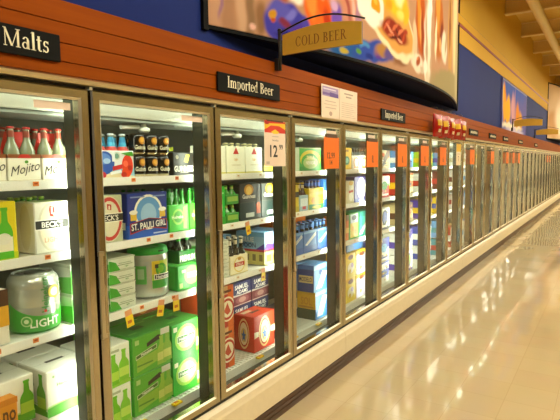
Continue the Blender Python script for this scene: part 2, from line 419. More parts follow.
# stained wood slats over the doors
mb = MB(); zs = [1.986, 2.037, 2.107, 2.183, 2.266]
for a, b in zip(zs, zs[1:]): mb.box(-.05, .022, yA, gap(FAR), a+.0016, b-.0016, 'wood', .001)
mb.box(-.06, .012, yA, gap(FAR), 1.986, 2.262, '#4a1c06')
struct('trim_1', mb)
# ceiling steel
for i in range(14):
    y = 2.6+2.2*i
    mb = MB(); mb.box(-.15, 4.4, y-.07, y+.07, 4.60, 4.625, '#e6cd90'); mb.box(-.15, 4.4, y-.02, y+.02, 4.625, 4.895, '#dcbe7a'); mb.box(-.15, 4.4, y-.07, y+.07, 4.895, 4.92, '#e6cd90')
    struct('ceiling_beam', mb)
mb = MB(); mb.tube([(.48, yA, 4.505), (.48, yB, 4.505)], .09, '#ead29a', 12); o = mb.build('ceiling_pipe'); o['kind'] = 'structure'
mb = MB(); mb.box(1.25, 1.43, yA, yB, 4.3, 4.56, '#e6cd90'); o = mb.build('ceiling_girder'); o['kind'] = 'structure'

# unseen spotlights added under the ceiling to brighten the wall pictures
for i, y in enumerate((2.6, 4.2, 5.8, 7.4, 12.9, 21.5, 23.5)):
    t = thing('added_spotlight', 'black spotlight on the ceiling track aimed at the wall pictures', 'spotlight', (2.0, y, 4.45), 0, 'track spotlights over the murals')
    mb = MB(); mb.lathe([(.05, 0), (.06, .02), (.06, .14), (.02, .16), (.012, .17), (.012, .47)], '#1a1814', 14); mb.build('housing', t)
    L = bpy.data.lights.new('spot', 'SPOT'); L.energy = 75 if i < 4 else 30; L.color = (1, .88, .68); L.spot_size = R(75); L.spot_blend = .7; L.shadow_soft_size = .05
    lo = bpy.data.objects.new('spot', L); C.objects.link(lo); lo.parent = t; lo.location = (0, 0, -.03)
    lo.rotation_euler = Vector((-2.1, 0, -1.0)).to_track_quat('-Z', 'Y').to_euler()
# store lamps: two rows of hanging fluorescent fixtures
fix = thing('ceiling_light', 'pale fluorescent fixture hung over the aisle, out of frame above', 'ceiling light', (2.3, 1.0, 4.3), 0, 'fluorescent fixtures over the aisle')
mb = MB(); mb.prism_y([(-.17, .0), (.17, .0), (.12, .09), (-.12, .09)], -.62, .62, '#e8e2cf'); mb.build('housing', fix)
mb = MB(); mb.box(-.15, .15, -.6, .6, -.025, -.002, 'store_lamp'); mb.build('diffuser', fix)
for y in (-.5, .5):
    mb = MB(); mb.tube([(0, y, .09), (0, y, .62)], .006, '#b9b3a0', 6); mb.build('hanger', fix)
for r_, x in enumerate((2.3, 3.7)):
    for i, y in enumerate([-1.6+2.6*k for k in range(13)]):
        if r_ == 0 and i == 1: fix.location = (x, y, 4.3); continue
        c = copy_tree(fix); c.location = (x, y, 4.3)
for x in (.7, 1.5, 3.0):  # extra unseen fixtures added to brighten the end wall mirrored in the far doors
    for y in (27.6, 30.8):
        c = copy_tree(fix); c.location = (x, y, 4.25)

# ------------------------------------------------------------------ coolers
ZA, ZB, ZC, ZD = 1.585, 1.285, .957, .385
DZ0, DZ1 = .342, 1.944
def door_frame_mesh():
    mb = MB(); hw = PW/2-.006; st = .046
    pr = [(-.012, 0), (.024, 0), (.030, .006), (.030, st-.010), (.022, st), (-.012, st)]
    # mitred frame from four swept sides
    def ring(off):    # rectangle corners inset by off
        return [(-hw+off, DZ0+off), (hw-off, DZ0+off), (hw-off, DZ1-off), (-hw+off, DZ1-off)]
    n = len(pr)
    for i in range(n):
        a, b = pr[i], pr[(i+1) % n]
        mt = 'bead_aluminium' if i == 3 else 'door_aluminium'
        ra, rb = ring(a[1]), ring(b[1])
        for k in range(4):
            k2 = (k+1) % 4
            mb.face([(a[0], *ra[k]), (a[0], *ra[k2]), (b[0], *rb[k2]), (b[0], *rb[k])], mt)
    return mb.mesh('door')
def glass_mesh():
    mb = MB(); mb.box(-.002, .004, -PW/2+.05, PW/2-.05, DZ0+.044, DZ1-.044, 'pane_glass'); return mb.mesh('glass_pane')
def handle_mesh():
    mb = MB(); y = -PW/2+.004
    mb.box(.033, .041, y-.003, y+.017, .925, 1.290, 'bead_aluminium', .002)
    for z in (.925, 1.272): mb.box(.028, .040, y-.003, y+.023, z, z+.018, 'bead_aluminium')
    return mb.mesh('handle')
def hinge_mesh():
    mb = MB(); y = -PW/2
    mb.box(.0, .026, y+.001, y+.016, DZ1+.001, DZ1+.012, 'bead_aluminium'); return mb.mesh('hinge')
def gasket_mesh():
    mb = MB(); hw = PW/2-.012
    for a, b, c, d in ((-hw, hw, DZ0+.006, DZ0+.03), (-hw, hw, DZ1-.03, DZ1-.006), (-hw, -hw+.024, DZ0+.03, DZ1-.03), (hw-.024, hw, DZ0+.03, DZ1-.03)):
        mb.box(-.026, -.013, a, b, c, d, '#23221c')
    return mb.mesh('gasket')
def sticker_mesh():
    mb = MB(); y1 = PW/2-.075; mb.box(.0055, .0065, y1-.15, y1, 1.858, 1.886, '#f0d8c4'); return mb.mesh('sticker')
DM, GM, HM, HiM, GaM, StM = door_frame_mesh(), glass_mesh(), handle_mesh(), hinge_mesh(), gasket_mesh(), sticker_mesh()
SX0, SX1 = -.74, -.142
def shelf_mesh():
    mb = MB(); w = PW/2-.006
    mb.box(SX0, SX1, -w, w, -.022, -.004, '#e9eae0,0.35', 0)
    mb.box(SX1, SX1+.006, -w, w, -.034, .004, '#f2f2ea,0.35', 0)
    mb.box(SX1+.006, SX1+.0068, -w+.01, w-.01, -.030, .0, '#f4f4ee,0.3', 0)
    return mb.mesh('shelf')
ShM = shelf_mesh()
def tag_mesh(c1, c2, w, h):
    mb = MB(); mb.box(SX1+.007, SX1+.0085, -w/2, w/2, -h-.002, -.002, c1); mb.box(SX1+.0085, SX1+.009, -w*.3, w*.3, -h*.75, -h*.35, c2); return mb.mesh('price_tag')
T_or = tag_mesh('#e88a3c', '#a8441c', .024, .018); T_wh = tag_mesh('#efe6d2', '#c9a27c', .03, .02)
def flag_mesh():
    mb = MB(); mb.box(SX1+.008, SX1+.010, -.022, .022, -.088, -.032, '#f2cf1c'); mb.box(SX1+.0065, SX1+.0082, -.02, .02, -.034, -.004, '#e8a070'); mb.box(SX1+.010, SX1+.0106, -.014, .010, -.07, -.055, '#c06a18'); return mb.mesh('sale_tag')
T_ye = flag_mesh()
def mullion_mesh(a=-1, b=1):
    mb = MB(); mb.box(-.100, -.028, .034*a, .034*b, .33, 1.95, '#2d2f25,0.35'); mb.box(-.028, -.014, .016*a, .016*b, .33, 1.95, '#2a1c12'); return mb.mesh('mullion')
MuM = mullion_mesh(); MuL = mullion_mesh(.01, 1); MuR = mullion_mesh(-1, -.01)
def strip_mesh(a=-1, b=1):
    mb = MB(); mb.box(-.1035, -.1004, .002, .030, .42, 1.86, 'cooler_lamp'); return mb.mesh('lamp_strip')
LaM = strip_mesh(); LaL = strip_mesh(.01, 1); LaR = strip_mesh(-1, -.01)
def socket_mesh():  # unlit white plastic lamp socket under the canopy: bar and disc
    mb = MB(); mb.tube([(-.205, -.04, 1.828), (-.205, .0, 1.829), (-.205, .07, 1.833)], .011, '#f4f4ea,0.3', 10)
    mb.lathe([(.022, 0), (.03, .008), (.03, .02), (.012, .03), (.012, .05)], '#e4e6da,0.3', 14, (-.205, .105, 1.808)); return mb.mesh('lamp_socket')
SoM = socket_mesh()
def cooler(name, label, k0, k1):
    t = thing(name, label, 'cooler', (0, gap(k0), 0), 0, 'glass door cooler bays along the wall')
    L = PW*(k1-k0)
    mb = MB(); mb.box(-.90, -.86, 0, L, .14, 2.0, '#6b6e62'); mb.build('back_panel', t)
    mb = MB(); mb.prism_y([(-.86, 1.99), (-.86, 1.90), (-.155, 1.868), (-.085, 1.935), (-.085, 1.99)], 0, L, '#dfe2d2,0.4')
    mb.prism_y([(-.52, 1.884), (-.52, 1.862), (-.30, 1.842), (-.165, 1.852), (-.165, 1.867)], 0, L, '#858a80'); mb.build('canopy', t)
    mb = MB(); mb.box(-.080, -.035, .03, L-.03, 1.932, 1.944, 'cooler_top_lamp'); mb.build('top_lamp', t)
    mb = MB(); mb.box(-.085, -.005, 0, L, 1.9465, 1.960, '#17120c'); mb.prism_y([(-.05, 1.960), (.030, 1.960), (.036, 1.966), (.036, 1.978), (.028, 1.985), (-.05, 1.985)], 0, L, 'trim_aluminium'); mb.build('head_trim', t)
    mb = MB(); mb.box(-.86, -.128, .0, L, .30, ZD-.008, '#cfd2c6,0.4'); 
    nb = int(L/.03)
    for i in range(nb): mb.box(-.84, -.14, (i+.5)*L/nb-.003, (i+.5)*L/nb+.003, ZD-.008, ZD-.001, '#e6e8de,0.3')
    mb.box(-.128, -.120, 0, L, .30, ZD+.004, '#eceee4,0.35'); mb.build('deck_rack', t)
    mb = MB(); mb.box(-.120, -.014, 0, L, .29, .338, '#3a3a30'); mb.box(-.014, .012, 0, L, .318, .338, '#1c150e'); mb.build('sill', t)
    mb = MB(); mb.prism_y([(-.12, .318), (.022, .318), (.040, .300), (.046, .276), (.052, .262), (.052, .125), (.044, .118), (-.12, .118)], .0015, L-.0015, '#ecdcba,0.35'); mb.build('base_panel', t)
    mb = MB(); mb.box(-.12, .030, 0, L, 0, .118, '#5a3a22,0.4')
    for z in (.03, .062, .094): mb.box(.030, .036, 0, L, z-.011, z+.011, '#4a2e1a,0.35')
    mb.build('kick_plate', t)
    for yy in DECK_TAGS:
        if gap(k0) < yy < gap(k1):
            mb = MB(); mb.box(-.118, -.090, yy-gap(k0)-.028, yy-gap(k0)+.028, ZD-.006, ZD+.004, '#f2cf1c'); mb.box(-.118, -.100, yy-gap(k0)-.016, yy-gap(k0)+.012, ZD+.004, ZD+.0046, '#c8741c'); mb.build('sale_tag', t)
    for k in range(k0, k1+1):
        y = PW*(k-k0)
        mm, ll = (MuL, LaL) if k == k0 else ((MuR, LaR) if k == k1 else (MuM, LaM))
        m = link('mullion', mm, t, (0, y, 0))
        if k < k1: link('lamp_strip', LaM, m)
    for k in range(k0, k1):
        y = PW*(k-k0+.5)
        if k < 9: link('lamp_socket', SoM, t, (0, y, 0))
        d = link('door', DM, t, (0, y, 0))
        link('glass_pane', GM, d); link('handle', HM, d); link('hinge', HiM, d); link('gasket', GaM, d); link('sticker', StM, d)
        for zi, z in enumerate((ZA, ZB, ZC)):
            s = link('shelf', ShM, t, (0, y, z))
            rr = random.Random(k*7+zi)
            if k < 9:
                for q in range(3):
                    link('price_tag', T_or if (k < 2 and zi < 3) else T_wh, s, (0, -.24+.24*q+rr.uniform(-.05, .05), 0))
            if (k, zi) in FLAGS:
                for yy in FLAGS[(k, zi)]: 
                    f = link('sale_tag', T_ye, s, (0, yy, 0)); f.rotation_euler.x = R(rr.uniform(-12, 12))
    return t
DECK_TAGS = (1.62, 1.86, 2.22, 2.62, 3.06, 3.42)
FLAGS = {(1, 2): (-.10, .12, .22), (2, 1): (-.16, .10), (2, 2): (.27,), (3, 2): (-.20,), (4, 0): (-.15,), (4, 2): (-.22,)}
cooler('display_cooler', 'nearest four-door beer cooler bay, below the Malts and first Imported Beer signs', 0, 4)
cooler('display_cooler', 'five-door cooler bay with orange price signs below the second Imported Beer sign', 4, 9)
cooler('display_cooler', 'third cooler bay along the wall, just past the hanging red bags', 9, 14)
cooler('display_cooler', 'fourth cooler bay along the wall, reflective doors beneath the far wall picture', 14, 19)
cooler('display_cooler', 'fifth cooler bay along the wall, far down the aisle', 19, 24)
cooler('display_cooler', 'sixth cooler bay along the wall, at the right edge of the photo', 24, 28)
cooler('display_cooler', 'farthest cooler bay along the wall, at the end of the run', 28, FAR)
exec_products = True
# ------------------------------------------------------------------ goods, first door
D0 = 'behind the leftmost glass door'
WH, CR, GN, DG, LG = '#f1efe4', '#e8dcba', '#2f9e28', '#14601c', '#79c832'
def rowcopy(o, labels, dys=None, dzs=None, dxs=None):
    out = [o]
    for i, l in enumerate(labels):
        out.append(again(o, l, dxs[i] if dxs else 0, dys[i] if dys else 0, dzs[i] if dzs else 0))
    return out
g = 'white-labelled cocktail bottle packs on the top shelf'
moj = bottle_pack('bottle_pack', 'clear red-capped bottle four-pack with fully visible Mojito label, leftmost door top shelf', 1.068, 1.200, ZA, .106, .212, 2, 2, 'clear_glass', '#8a3a24', '#b01c12', '#efe9d6',
    [('r', 0, .86, 1, 1, '#8a4a20'), ('r', 0, .0, 1, .05, '#c9b98f'), ('p', [(.28, .86), (.72, .86), (.62, 1.0), (.38, 1.0)], '#c8281c'), ('i', 'Mojito', .5, .42, .44, '#201a18', .96, 12), ('e', .55, .72, .06, .06, '#4c8a1a')],
    [('r', 0, .86, 1, 1, '#8a4a20')], group=g, handle='#c8281c')
rowcopy(moj, ['clear bottle four-pack with Mojito label, beside the dark door post of the leftmost door', 'clear bottle four-pack with Mojito label at the left edge of the photo'], dys=[.140, -.140])
mb_ = again(moj, 'clear cocktail four-pack in the second row behind the middle Mojito pack', dx=-.150, dy=.01)
again(mb_, 'clear cocktail four-pack in the second row, behind the Mojito pack at the door post', dy=.14)
carton('beer_carton', 'yellow carton with green bottles printed on it, at the left edge of the second shelf', .945, 1.088, ZB, .225, .13, '#e8d21e',
    [('r', 0, 0, 1, .12, '#b8c41a'), ('b', .36, .04, .94, .26, '#3f9a1e', '#e9e3c8'), ('b', .66, .02, .9, .27, '#57b32a', '#efe7cc'), ('e', .62, .36, .2, .1, '#e9e3d2')], [('r', 0, 0, 1, 1, '#dcc51c')])
bottle_pack('bottle_pack', 'red and white bottle carrier set back between the yellow and oval-label cartons', 1.03, 1.158, ZB, .135, .215, 2, 2, 'brown_glass', '#7a3020', '#8a1c16', '#f0ece0',
    [('r', 0, .9, 1, 1, '#c03024'), ('p', [(.05, .35), (.55, .62), (.4, .72), (.95, .86), (.5, .66), (.62, .58)], '#cc2a1e'), ('r', 0, .0, 1, .08, '#c03024')], xf=-.30, handle='#b03a2a')
becks_front = lambda ring, tail, sub: [('e', .5, .5, .42, .49, '#d9d2b8'), ('e', .5, .5, .36, .44, ring), ('r', 0.0, .46, 1, .66, '#f3efe2'), ('r', .02, .48, .98, .64, '#23221c'),
    ('t', "BECK'S", .5, .56, .115, '#f7f4ea', .9), ('p', [(.44, .92), (.56, .9), (.58, .8), (.52, .76), (.56, .7), (.44, .72), (.42, .84)], '#b8281e'), ('r', .47, .76, .53, .9, '#f0d9c8')]+sub
beck0 = carton('beer_carton', "white carton with pale oval label and black BECK'S band, leftmost door second shelf", 1.160, 1.315, ZB, .212, .135, '#e7e4d4',
    becks_front('#efe6cc', 0, [('t', 'LIGHT', .5, .26, .1, '#d8a98a', .5)]), [('e', .5, .5, .3, .45, '#d9d2b8')], [('r', .1, .1, .9, .9, '#7f9a3c')])
bottle_pack('bottle_pack', "green-capped bottle pack in the row behind the BECK'S oval-label carton", 1.165, 1.335, ZB, .10, .222, 2, 3, 'green_glass', '#d8d8b0', '#8aa83a', '#dcd6bc', [], xf=-.315)
# keg
def keg(label, y, z, r, h, light):
    t = thing('beer_keg', label, 'keg', (XF-r, y, z))
    silver = '#cfd2c8,0.25,0.6'
    mb = MB()
    gm = '#3fa535,0.35' if light else silver
    mb.lathe([(r*.92, 0), (r*.97, .008), (r*.97, .03*h), (r, .05*h), (r, .20*h), (r, .22*h), (r, .42*h), (r*.985, .44*h), (r, .46*h), (r, .72*h), (r*.98, .74*h), (r*.995, .76*h), (r*.97, .86*h), (r*.86, .93*h), (r*.8, .95*h), (r*.8, h*.97), (r*.74, h*.97), (r*.72, h*.93)],
             [gm]*4+[silver]*8+[silver]*5, 40)
    mb.build('body', t)
    def wrap(mb, items):
        e = .0012
        for polys, mt in items:
            for p in polys:
                mb.face([((r+e)*math.cos(a), (r+e)*math.sin(a), b) for a, b in p], mt)
            e += .0008
    def txt(s, a0, zc, hh, rot=0, squeeze=1):
        ps, tw = font_polys(s); cr, sr = math.cos(R(rot)), math.sin(R(rot)); out = []
        for p in ps:
            q = []
            for x, y_ in p:
                x = (x-tw/2)*hh*squeeze; y_ = (y_-.5)*hh
                q.append((a0+(x*cr-y_*sr)/r, zc+x*sr+y_*cr))
            out.append(q)
        return out
    def patch(a0, a1, z0, z1, n=10): return [rect(a0+(a1-a0)*i/n, z0, a0+(a1-a0)*(i+1)/n, z1) for i in range(n)]
    def disc(a, zc, rr): return [[(a+rr*math.cos(2*math.pi*i/18)/r, zc+rr*math.sin(2*math.pi*i/18)) for i in range(18)]]
    m2 = MB()
    if light:
        hill = []
        for i in range(24):
            a0 = -1.6+2.9*i/24; a1 = -1.6+2.9*(i+1)/24
            fz = lambda a: h*(.285+.19*((a+.10)/1.35)**2)
            hill.append([(a0, h*.2), (a1, h*.2), (a1, fz(a1)), (a0, fz(a0))])
        wrap(m2, [(hill, '#3fa535,0.35'), (txt('Heineken', -.12, h*.63, .030, 90, .95), '#2c7a2c'), (disc(-.12, h*.36, .006), '#d02a1c'), (txt('LIGHT', -.12, h*.17, .034, 0, .95), '#f4f6ea'),
                  (disc(-.82, h*.22, .022), '#b9d89a'), (disc(-.82, h*.22, .017), '#5aa84a'), (disc(-.82, h*.22, .009), '#d8e8c0'), (disc(.25, h*.66, .028), '#d9c23a'), (disc(.25, h*.66, .018), '#e9e4c8')])
    else:
        wrap(m2, [(patch(-.55, .42, h*.27, h*.74), '#a9bf2a'), (patch(-.55, -.15, h*.47, h*.74), '#d2b32c'), (patch(.08, .42, h*.52, h*.74), '#b7c640'), (disc(-.05, h*.56, .034), '#3f9a26'), (disc(-.1, h*.58, .02), '#6fb52c'),
                  (patch(-.55, .42, h*.20, h*.36), '#2f8f2a'), (patch(-.46, .46, h*.37, h*.48), '#f0ede0'), (patch(-.43, .43, h*.385, h*.465), '#2a2a22'), (txt('Heineken', 0, h*.425, .017, 0, .9), '#f4f2ea'), (patch(-.42, -.25, h*.6, h*.68), '#2a2a22'),
                  (patch(-1.3, -.8, h*.3, h*.66), '#4c9a44'), (patch(-1.2, -.9, h*.4, h*.6), '#8fae86')])
    m2.build('label', t)
    m3 = MB()
    lid = '#b9b9b0,0.3,0.8' if light else '#249a34'
    if light:
        m3.lathe([(r*.72, h*.93), (r*.7, h*.935), (r*.2, h*.935)], lid, 24); m3.box(-r*.1, r*.5, -r*.35, r*.35, h*.935, h*.965, '#8f8f86,0.3,0.7', .004)
    else:
        m3.lathe([(r*.98, h*.86), (r*1.0, h*.87), (r*.97, h*.97), (r*.88, h), (r*.6, h*1.005), (r*.55, h*.97)], lid, 32); m3.box(r*.55, r*.985, -r*.18, r*.18, h*.905, h*.95, '#1a2a1a', .003)
    m3.build('lid', t)
    return t
keg('silver and green mini keg with LIGHT lettering, on the lowest shelf of the leftmost door', 1.200, ZC, .104, .25, True)
carton('beer_carton', 'dark topped carton with yellow band and white base, left of the silver LIGHT keg', .93, 1.035, ZC, .215, .2, '#e9e2d2', [('r', 0, .33, 1, .7, '#dba41e'), ('r', 0, .7, 1, 1, '#4a2a18')], [('r', 0, .33, 1, .7, '#dba41e'), ('r', 0, .7, 1, 1, '#4a2a18')])
def slim_pack(name, label, y0, y1, z, h, d, xf=XF, dark=False, **k):
    return carton(name, label, y0, y1, z, h, d, '#d9dccb,0.3', [('p', [(0, 0), (.42, 0), (.26, .62), (0, .85)], '#3f9a2c'), ('r', .3, .36, .9, .42, '#8c9a7c'), ('r', .36, .5, .84, .56, '#9aa78c'), ('r', 0, .9, 1, 1, '#b9bea8'), ('t', 'Light', .66, .25, .16, '#4a8a3a', .4)],
                  [('p', [(0, 0), (1, 0), (1, .6), (0, .4)], '#56a83c'), ('r', 0, .9, 1, 1, '#b9bea8')], [('r', .06, .1, .94, .9, '#cdd2bc')], xf, cat='can carton', **k)
sp = slim_pack('can_carton', 'lower silver and green can carton beside the LIGHT keg, at the door post', 1.312, 1.40, ZC, .128, .24)
again(sp, 'upper silver and green can carton beside the LIGHT keg, at the door post', dz=.129)
# white light-beer twelve-packs
def light_box(label, y0, y1, z, h, d, xf=XF, nm='beer_carton'):
    return carton(nm, label, y0, y1, z, h, d, '#efeee2', [('p', [(0, .0), (1, .0), (1, .17), (.5, .25), (0, .2)], '#53a92c'), ('p', [(0, .20), (.5, .25), (1, .17), (1, .2), (.5, .285), (0, .235)], '#b9da8a'), ('t', 'Heineken', .42, .66, .085, '#6a9a5c', .6), ('t', 'LIGHT', .42, .50, .06, '#8fb07c', .4), ('b', .87, .08, .9, .30, '#5cab1c', '#a8cf3a'), ('c', .15, .86, .03, '#a8c890')],
        [('p', [(0, .12), (.5, .22), (1, .14), (1, .02), (0, .0)], '#53a92c'), ('p', [(0, .14), (.5, .245), (1, .165), (1, .2), (.5, .28), (0, .18)], '#b9da8a'), ('t', 'Heineken', .38, .66, .085, '#4a7a4a', .55), ('t', 'LIGHT', .38, .5, .06, '#7aa06c', .4), ('b', .82, .06, .93, .32, '#4f9a1c', '#9cc23a'), ('c', .38, .8, .02, '#c03a2c')], HANDLE_TOP, xf)
lb = light_box('white light-beer carton with a printed green bottle, upper of two beside the leftmost door post', 1.172, 1.388, ZD+.201, .198, .215)
again(lb, 'white light-beer carton with a printed green bottle, lower of two beside the leftmost door post', dz=-.2005)
lb2 = again(lb, 'white light-beer carton one row behind the upper corner carton in the leftmost door', dx=-.222)
again(lb2, 'white light-beer carton one row behind the lower corner carton in the leftmost door', dz=-.2005)
lb3 = light_box('white light-beer carton at the left edge of the photo, above the orange carton', .895, 1.150, ZD+.201, .198, .215, xf=-.22)
again(lb3, 'white light-beer carton at the left edge of the photo, behind the orange carton', dz=-.2005, dx=-.03)
carton('beer_carton', 'orange carton at the bottom left corner of the photo', .905, 1.048, ZD, .352, .05, '#d98a14', [('t', 'no', .76, .80, .13, '#5a3208', .36), ('r', 0, .93, 1, 1, '#c9780c')], [('r', 0, .9, 1, 1, '#c9780c')])

# ------------------------------------------------------------------ second door
carA = bottle_pack('bottle_pack', 'blue and white carrier with a tropical beach and strawberry picture, second door top shelf', 1.475, 1.683, ZA, .128, .205, 2, 3, 'clear_glass', '#3a9ac8', '#d8dde0', '#e9edf0',
    [('r', 0, .0, 1, .35, '#8fc7e0'), ('p', [(0, .1), (.45, .2), (1, .05), (1, 0), (0, 0)], '#e9dcb4'), ('e', .17, .55, .27, .42, '#2a55b0'), ('e', .14, .7, .2, .2, '#5f8ad8'), ('e', .8, .45, .16, .4, '#d8381c'), ('e', .76, .2, .13, .2, '#e0481c'), ('p', [(.62, .9), (.95, .98), (.98, .8), (.8, .82)], '#4a9a2a'), ('p', [(.38, .42), (.64, .5), (.64, .34), (.38, .26)], '#c9242a'), ('c', .5, .8, .15, '#c9d8c8'), ('c', .5, .8, .1, '#6a9a8a'), ('e', .1, .12, .1, .12, '#c8283a'), ('e', .74, .52, .07, .12, '#f06a4a'), ('e', .86, .36, .06, .1, '#a81c10'), ('e', .68, .12, .08, .1, '#b8241a'), ('p', [(.3, .22), (.6, .3), (.62, .2), (.32, .12)], '#f0f4f6'), ('e', .22, .62, .1, .1, '#a8c8f0'), ('r', .36, .6, .44, .9, '#e9f0f4')],
    [('r', 0, 0, 1, .4, '#2a55b0')])
# different label and red shoulder bands on those bottles
for ch in list(carA.children):
    if ch.name.startswith('bottle'):
        mb = MB(); rr = .0305
        mb.lathe([(rr*1.03, .60*.205), (rr*.66, .70*.205), (rr*.52, .80*.205), (rr*.5, .86*.205)], ['#c8382a', '#3fa8d0', '#2f8ec0'], 12, cap=False); mb.build('neck_label', ch)
gu = can_pack('can_pack', 'black can six-pack with gold emblems, lower of two stacked on second door top shelf', 1.698, 1.946, ZA, .105, 2, 3, '#17110b,0.18', text='Guinness', emblem=[(.68, .75, '#b8741a'), (.70, .5, '#e0a83a')], lid='#c9b890,0.25,1')
again(gu, 'black can six-pack with gold emblems, upper of two stacked on second door top shelf', dz=.1075)
carton('beer_carton', 'black carton with a gold harp and white lettering beside the second door post, top shelf', 1.948, 2.105, ZA, .125, .16, '#1b1a17', [('t', 'GUINNESS', .5, .30, .26, '#f0ebdc', .92), ('p', [(.5, .6), (.62, .92), (.78, .9), (.68, .55)], '#c8c22c'), ('r', .3, .12, .7, .16, '#8a8676'), ('c', .17, .8, .09, '#8f8a70')], [('r', .1, .1, .9, .9, '#23221e')])
carton('beer_carton', 'black carton with a yellow-green stripe in the row behind the black harp carton', 1.95, 2.12, ZA, .165, .13, '#1f201a', [('p', [(.0, .74), (1, .84), (1, .97), (.0, .9)], '#b9c42a'), ('p', [(.35, .5), (.6, .5), (.6, .8), (.35, .74)], '#a8b428')], xf=-.335)
bk1 = carton('beer_carton', "silver green carton with red-ringed oval and black BECK'S band, second door second shelf", 1.448, 1.602, ZB, .222, .14, '#b9bf9c,0.35', becks_front('#dcd3ba', 0, [('t', 'BEER', .5, .2, .09, '#c03a2c', .4)])[:0]+[('e', .5, .5, .49, .49, '#d6cfb4'), ('e', .5, .5, .46, .46, '#c03a34'), ('e', .5, .5, .37, .38, '#ded6ba'), ('r', 0, .43, 1, .62, '#efeadb'), ('r', .0, .45, 1, .60, '#23211c'), ('t', "BECK'S", .5, .525, .115, '#f7f4ea', .95), ('p', [(.42, .82), (.58, .8), (.57, .68), (.43, .7)], '#b8281e'), ('r', .47, .7, .53, .78, '#ead4bc')], [('r', .1, .1, .9, .9, '#a9b088')])
def mugs(): return [('r', .05, .40, .2, .56, '#e0b63a'), ('e', .125, .58, .1, .05, '#f4f1e4'), ('r', .78, .42, .93, .58, '#e0b63a'), ('e', .855, .6, .1, .05, '#f4f1e4')]
carton('beer_carton', 'dark blue carton with white arch, two beer mugs and white lettering, second door', 1.634, 1.893, ZB, .222, .135, '#20358c',
    [('r', 0, 0, 1, .3, '#2a5cc0'), ('e', .5, .56, .36, .40, '#f1efe4'), ('e', .5, .56, .31, .345, '#5f9ad8'), ('e', .5, .5, .2, .26, '#9cc4e8')]+mugs()+[('p', [(.03, .34), (.5, .43), (.97, .36), (.97, .12), (.5, .2), (.03, .1)], '#b02a24'), ('p', [(.05, .325), (.5, .415), (.95, .345), (.95, .15), (.5, .225), (.05, .13)], '#1b2250'),
     ('t', 'ST. PAULI GIRL', .5, .27, .15, '#f7f5ec', .88, 2), ('r', .6, .05, .95, .08, '#cdd8ee'), ('r', .05, .9, .4, .93, '#7f92c8'), ('r', .6, .9, .93, .93, '#7f92c8')],
    [('r', 0, 0, 1, .3, '#2a5cc0'), ('r', .2, .46, .7, .62, '#e0b63a'), ('r', .15, .2, .85, .36, '#f1efe4'), ('t', 'GIRL', .5, .28, .1, '#23285a', .6)])
hs = bottle_pack('bottle_pack', 'green bottle six-pack carrier beside the dark blue mug carton, second door', 1.905, 2.055, ZB, .145, .225, 2, 3, 'green_glass', '#2f8a2a', '#1d5a1c', '#3fb32a', [('c', .45, .55, .3, '#8fd04a'), ('c', .45, .55, .22, '#3f9a22'), ('t', 'Heineken', .45, .55, .13, '#e8f0d0', .7), ('r', .7, .1, .85, .9, '#a8c83a')], [('r', .1, .2, .9, .8, '#57b83a')], handle='#2a7a22')
again(hs, 'green bottle six-pack carrier half hidden by the second door post', dy=.155)
again(hs, 'green bottle six-pack carrier one row behind the dark blue mug carton', dx=-.18, dy=-.11)
s1 = slim_pack('can_carton', 'silver can carton, lowest of the four stacked beside the big keg', 1.511, 1.665, ZC, .062, .235)
for i, l in enumerate(['second from the bottom', 'second from the top', 'topmost']): again(s1, f'silver can carton, {l} of the four stacked beside the big keg', dz=.0632*(i+1))
s2 = slim_pack('can_carton', 'silver and green can carton at the left frame of the second door, lower of two', 1.405, 1.503, ZC, .125, .235)
again(s2, 'silver and green can carton at the left frame of the second door, upper of two', dz=.126)
keg('big silver keg with green lid and yellow green label, lowest shelf of the second door', 1.842, ZC, .106, .262, False)
gc = carton('beer_carton', 'bright green carton with a white-lined label right of the green-lidded keg', 1.955, 2.155, ZC, .138, .2, '#2fa336', [('e', .55, .55, .3, .38, '#8fce5a'), ('r', .36, .46, .92, .66, '#f0efe2'), ('t', 'Heineken', .62, .56, .13, '#2a4a24', .5), ('r', .05, .1, .18, .3, '#bfe08a'), ('r', .15, .7, .3, .82, '#d8e8b8')], [('r', .1, .1, .9, .9, '#3fb540'), ('r', .2, .12, .5, .3, '#bfe08a')], [('r', .05, .05, .95, .95, '#5cb84a'), ('r', .3, .4, .7, .6, '#3a9a34')])
bt = bottle_pack('bottle_pack', 'dark green bottle pack standing on the bright green carton right of the keg', 2.005, 2.135, ZC+.1385, .07, .15, 2, 2, 'dark_glass', '#2f8a2a', '#5a6a4a', '#1d5a24', [('t', 'PREMIUM', .5, .4, .5, '#e8efdc', .9)], xf=-.2)
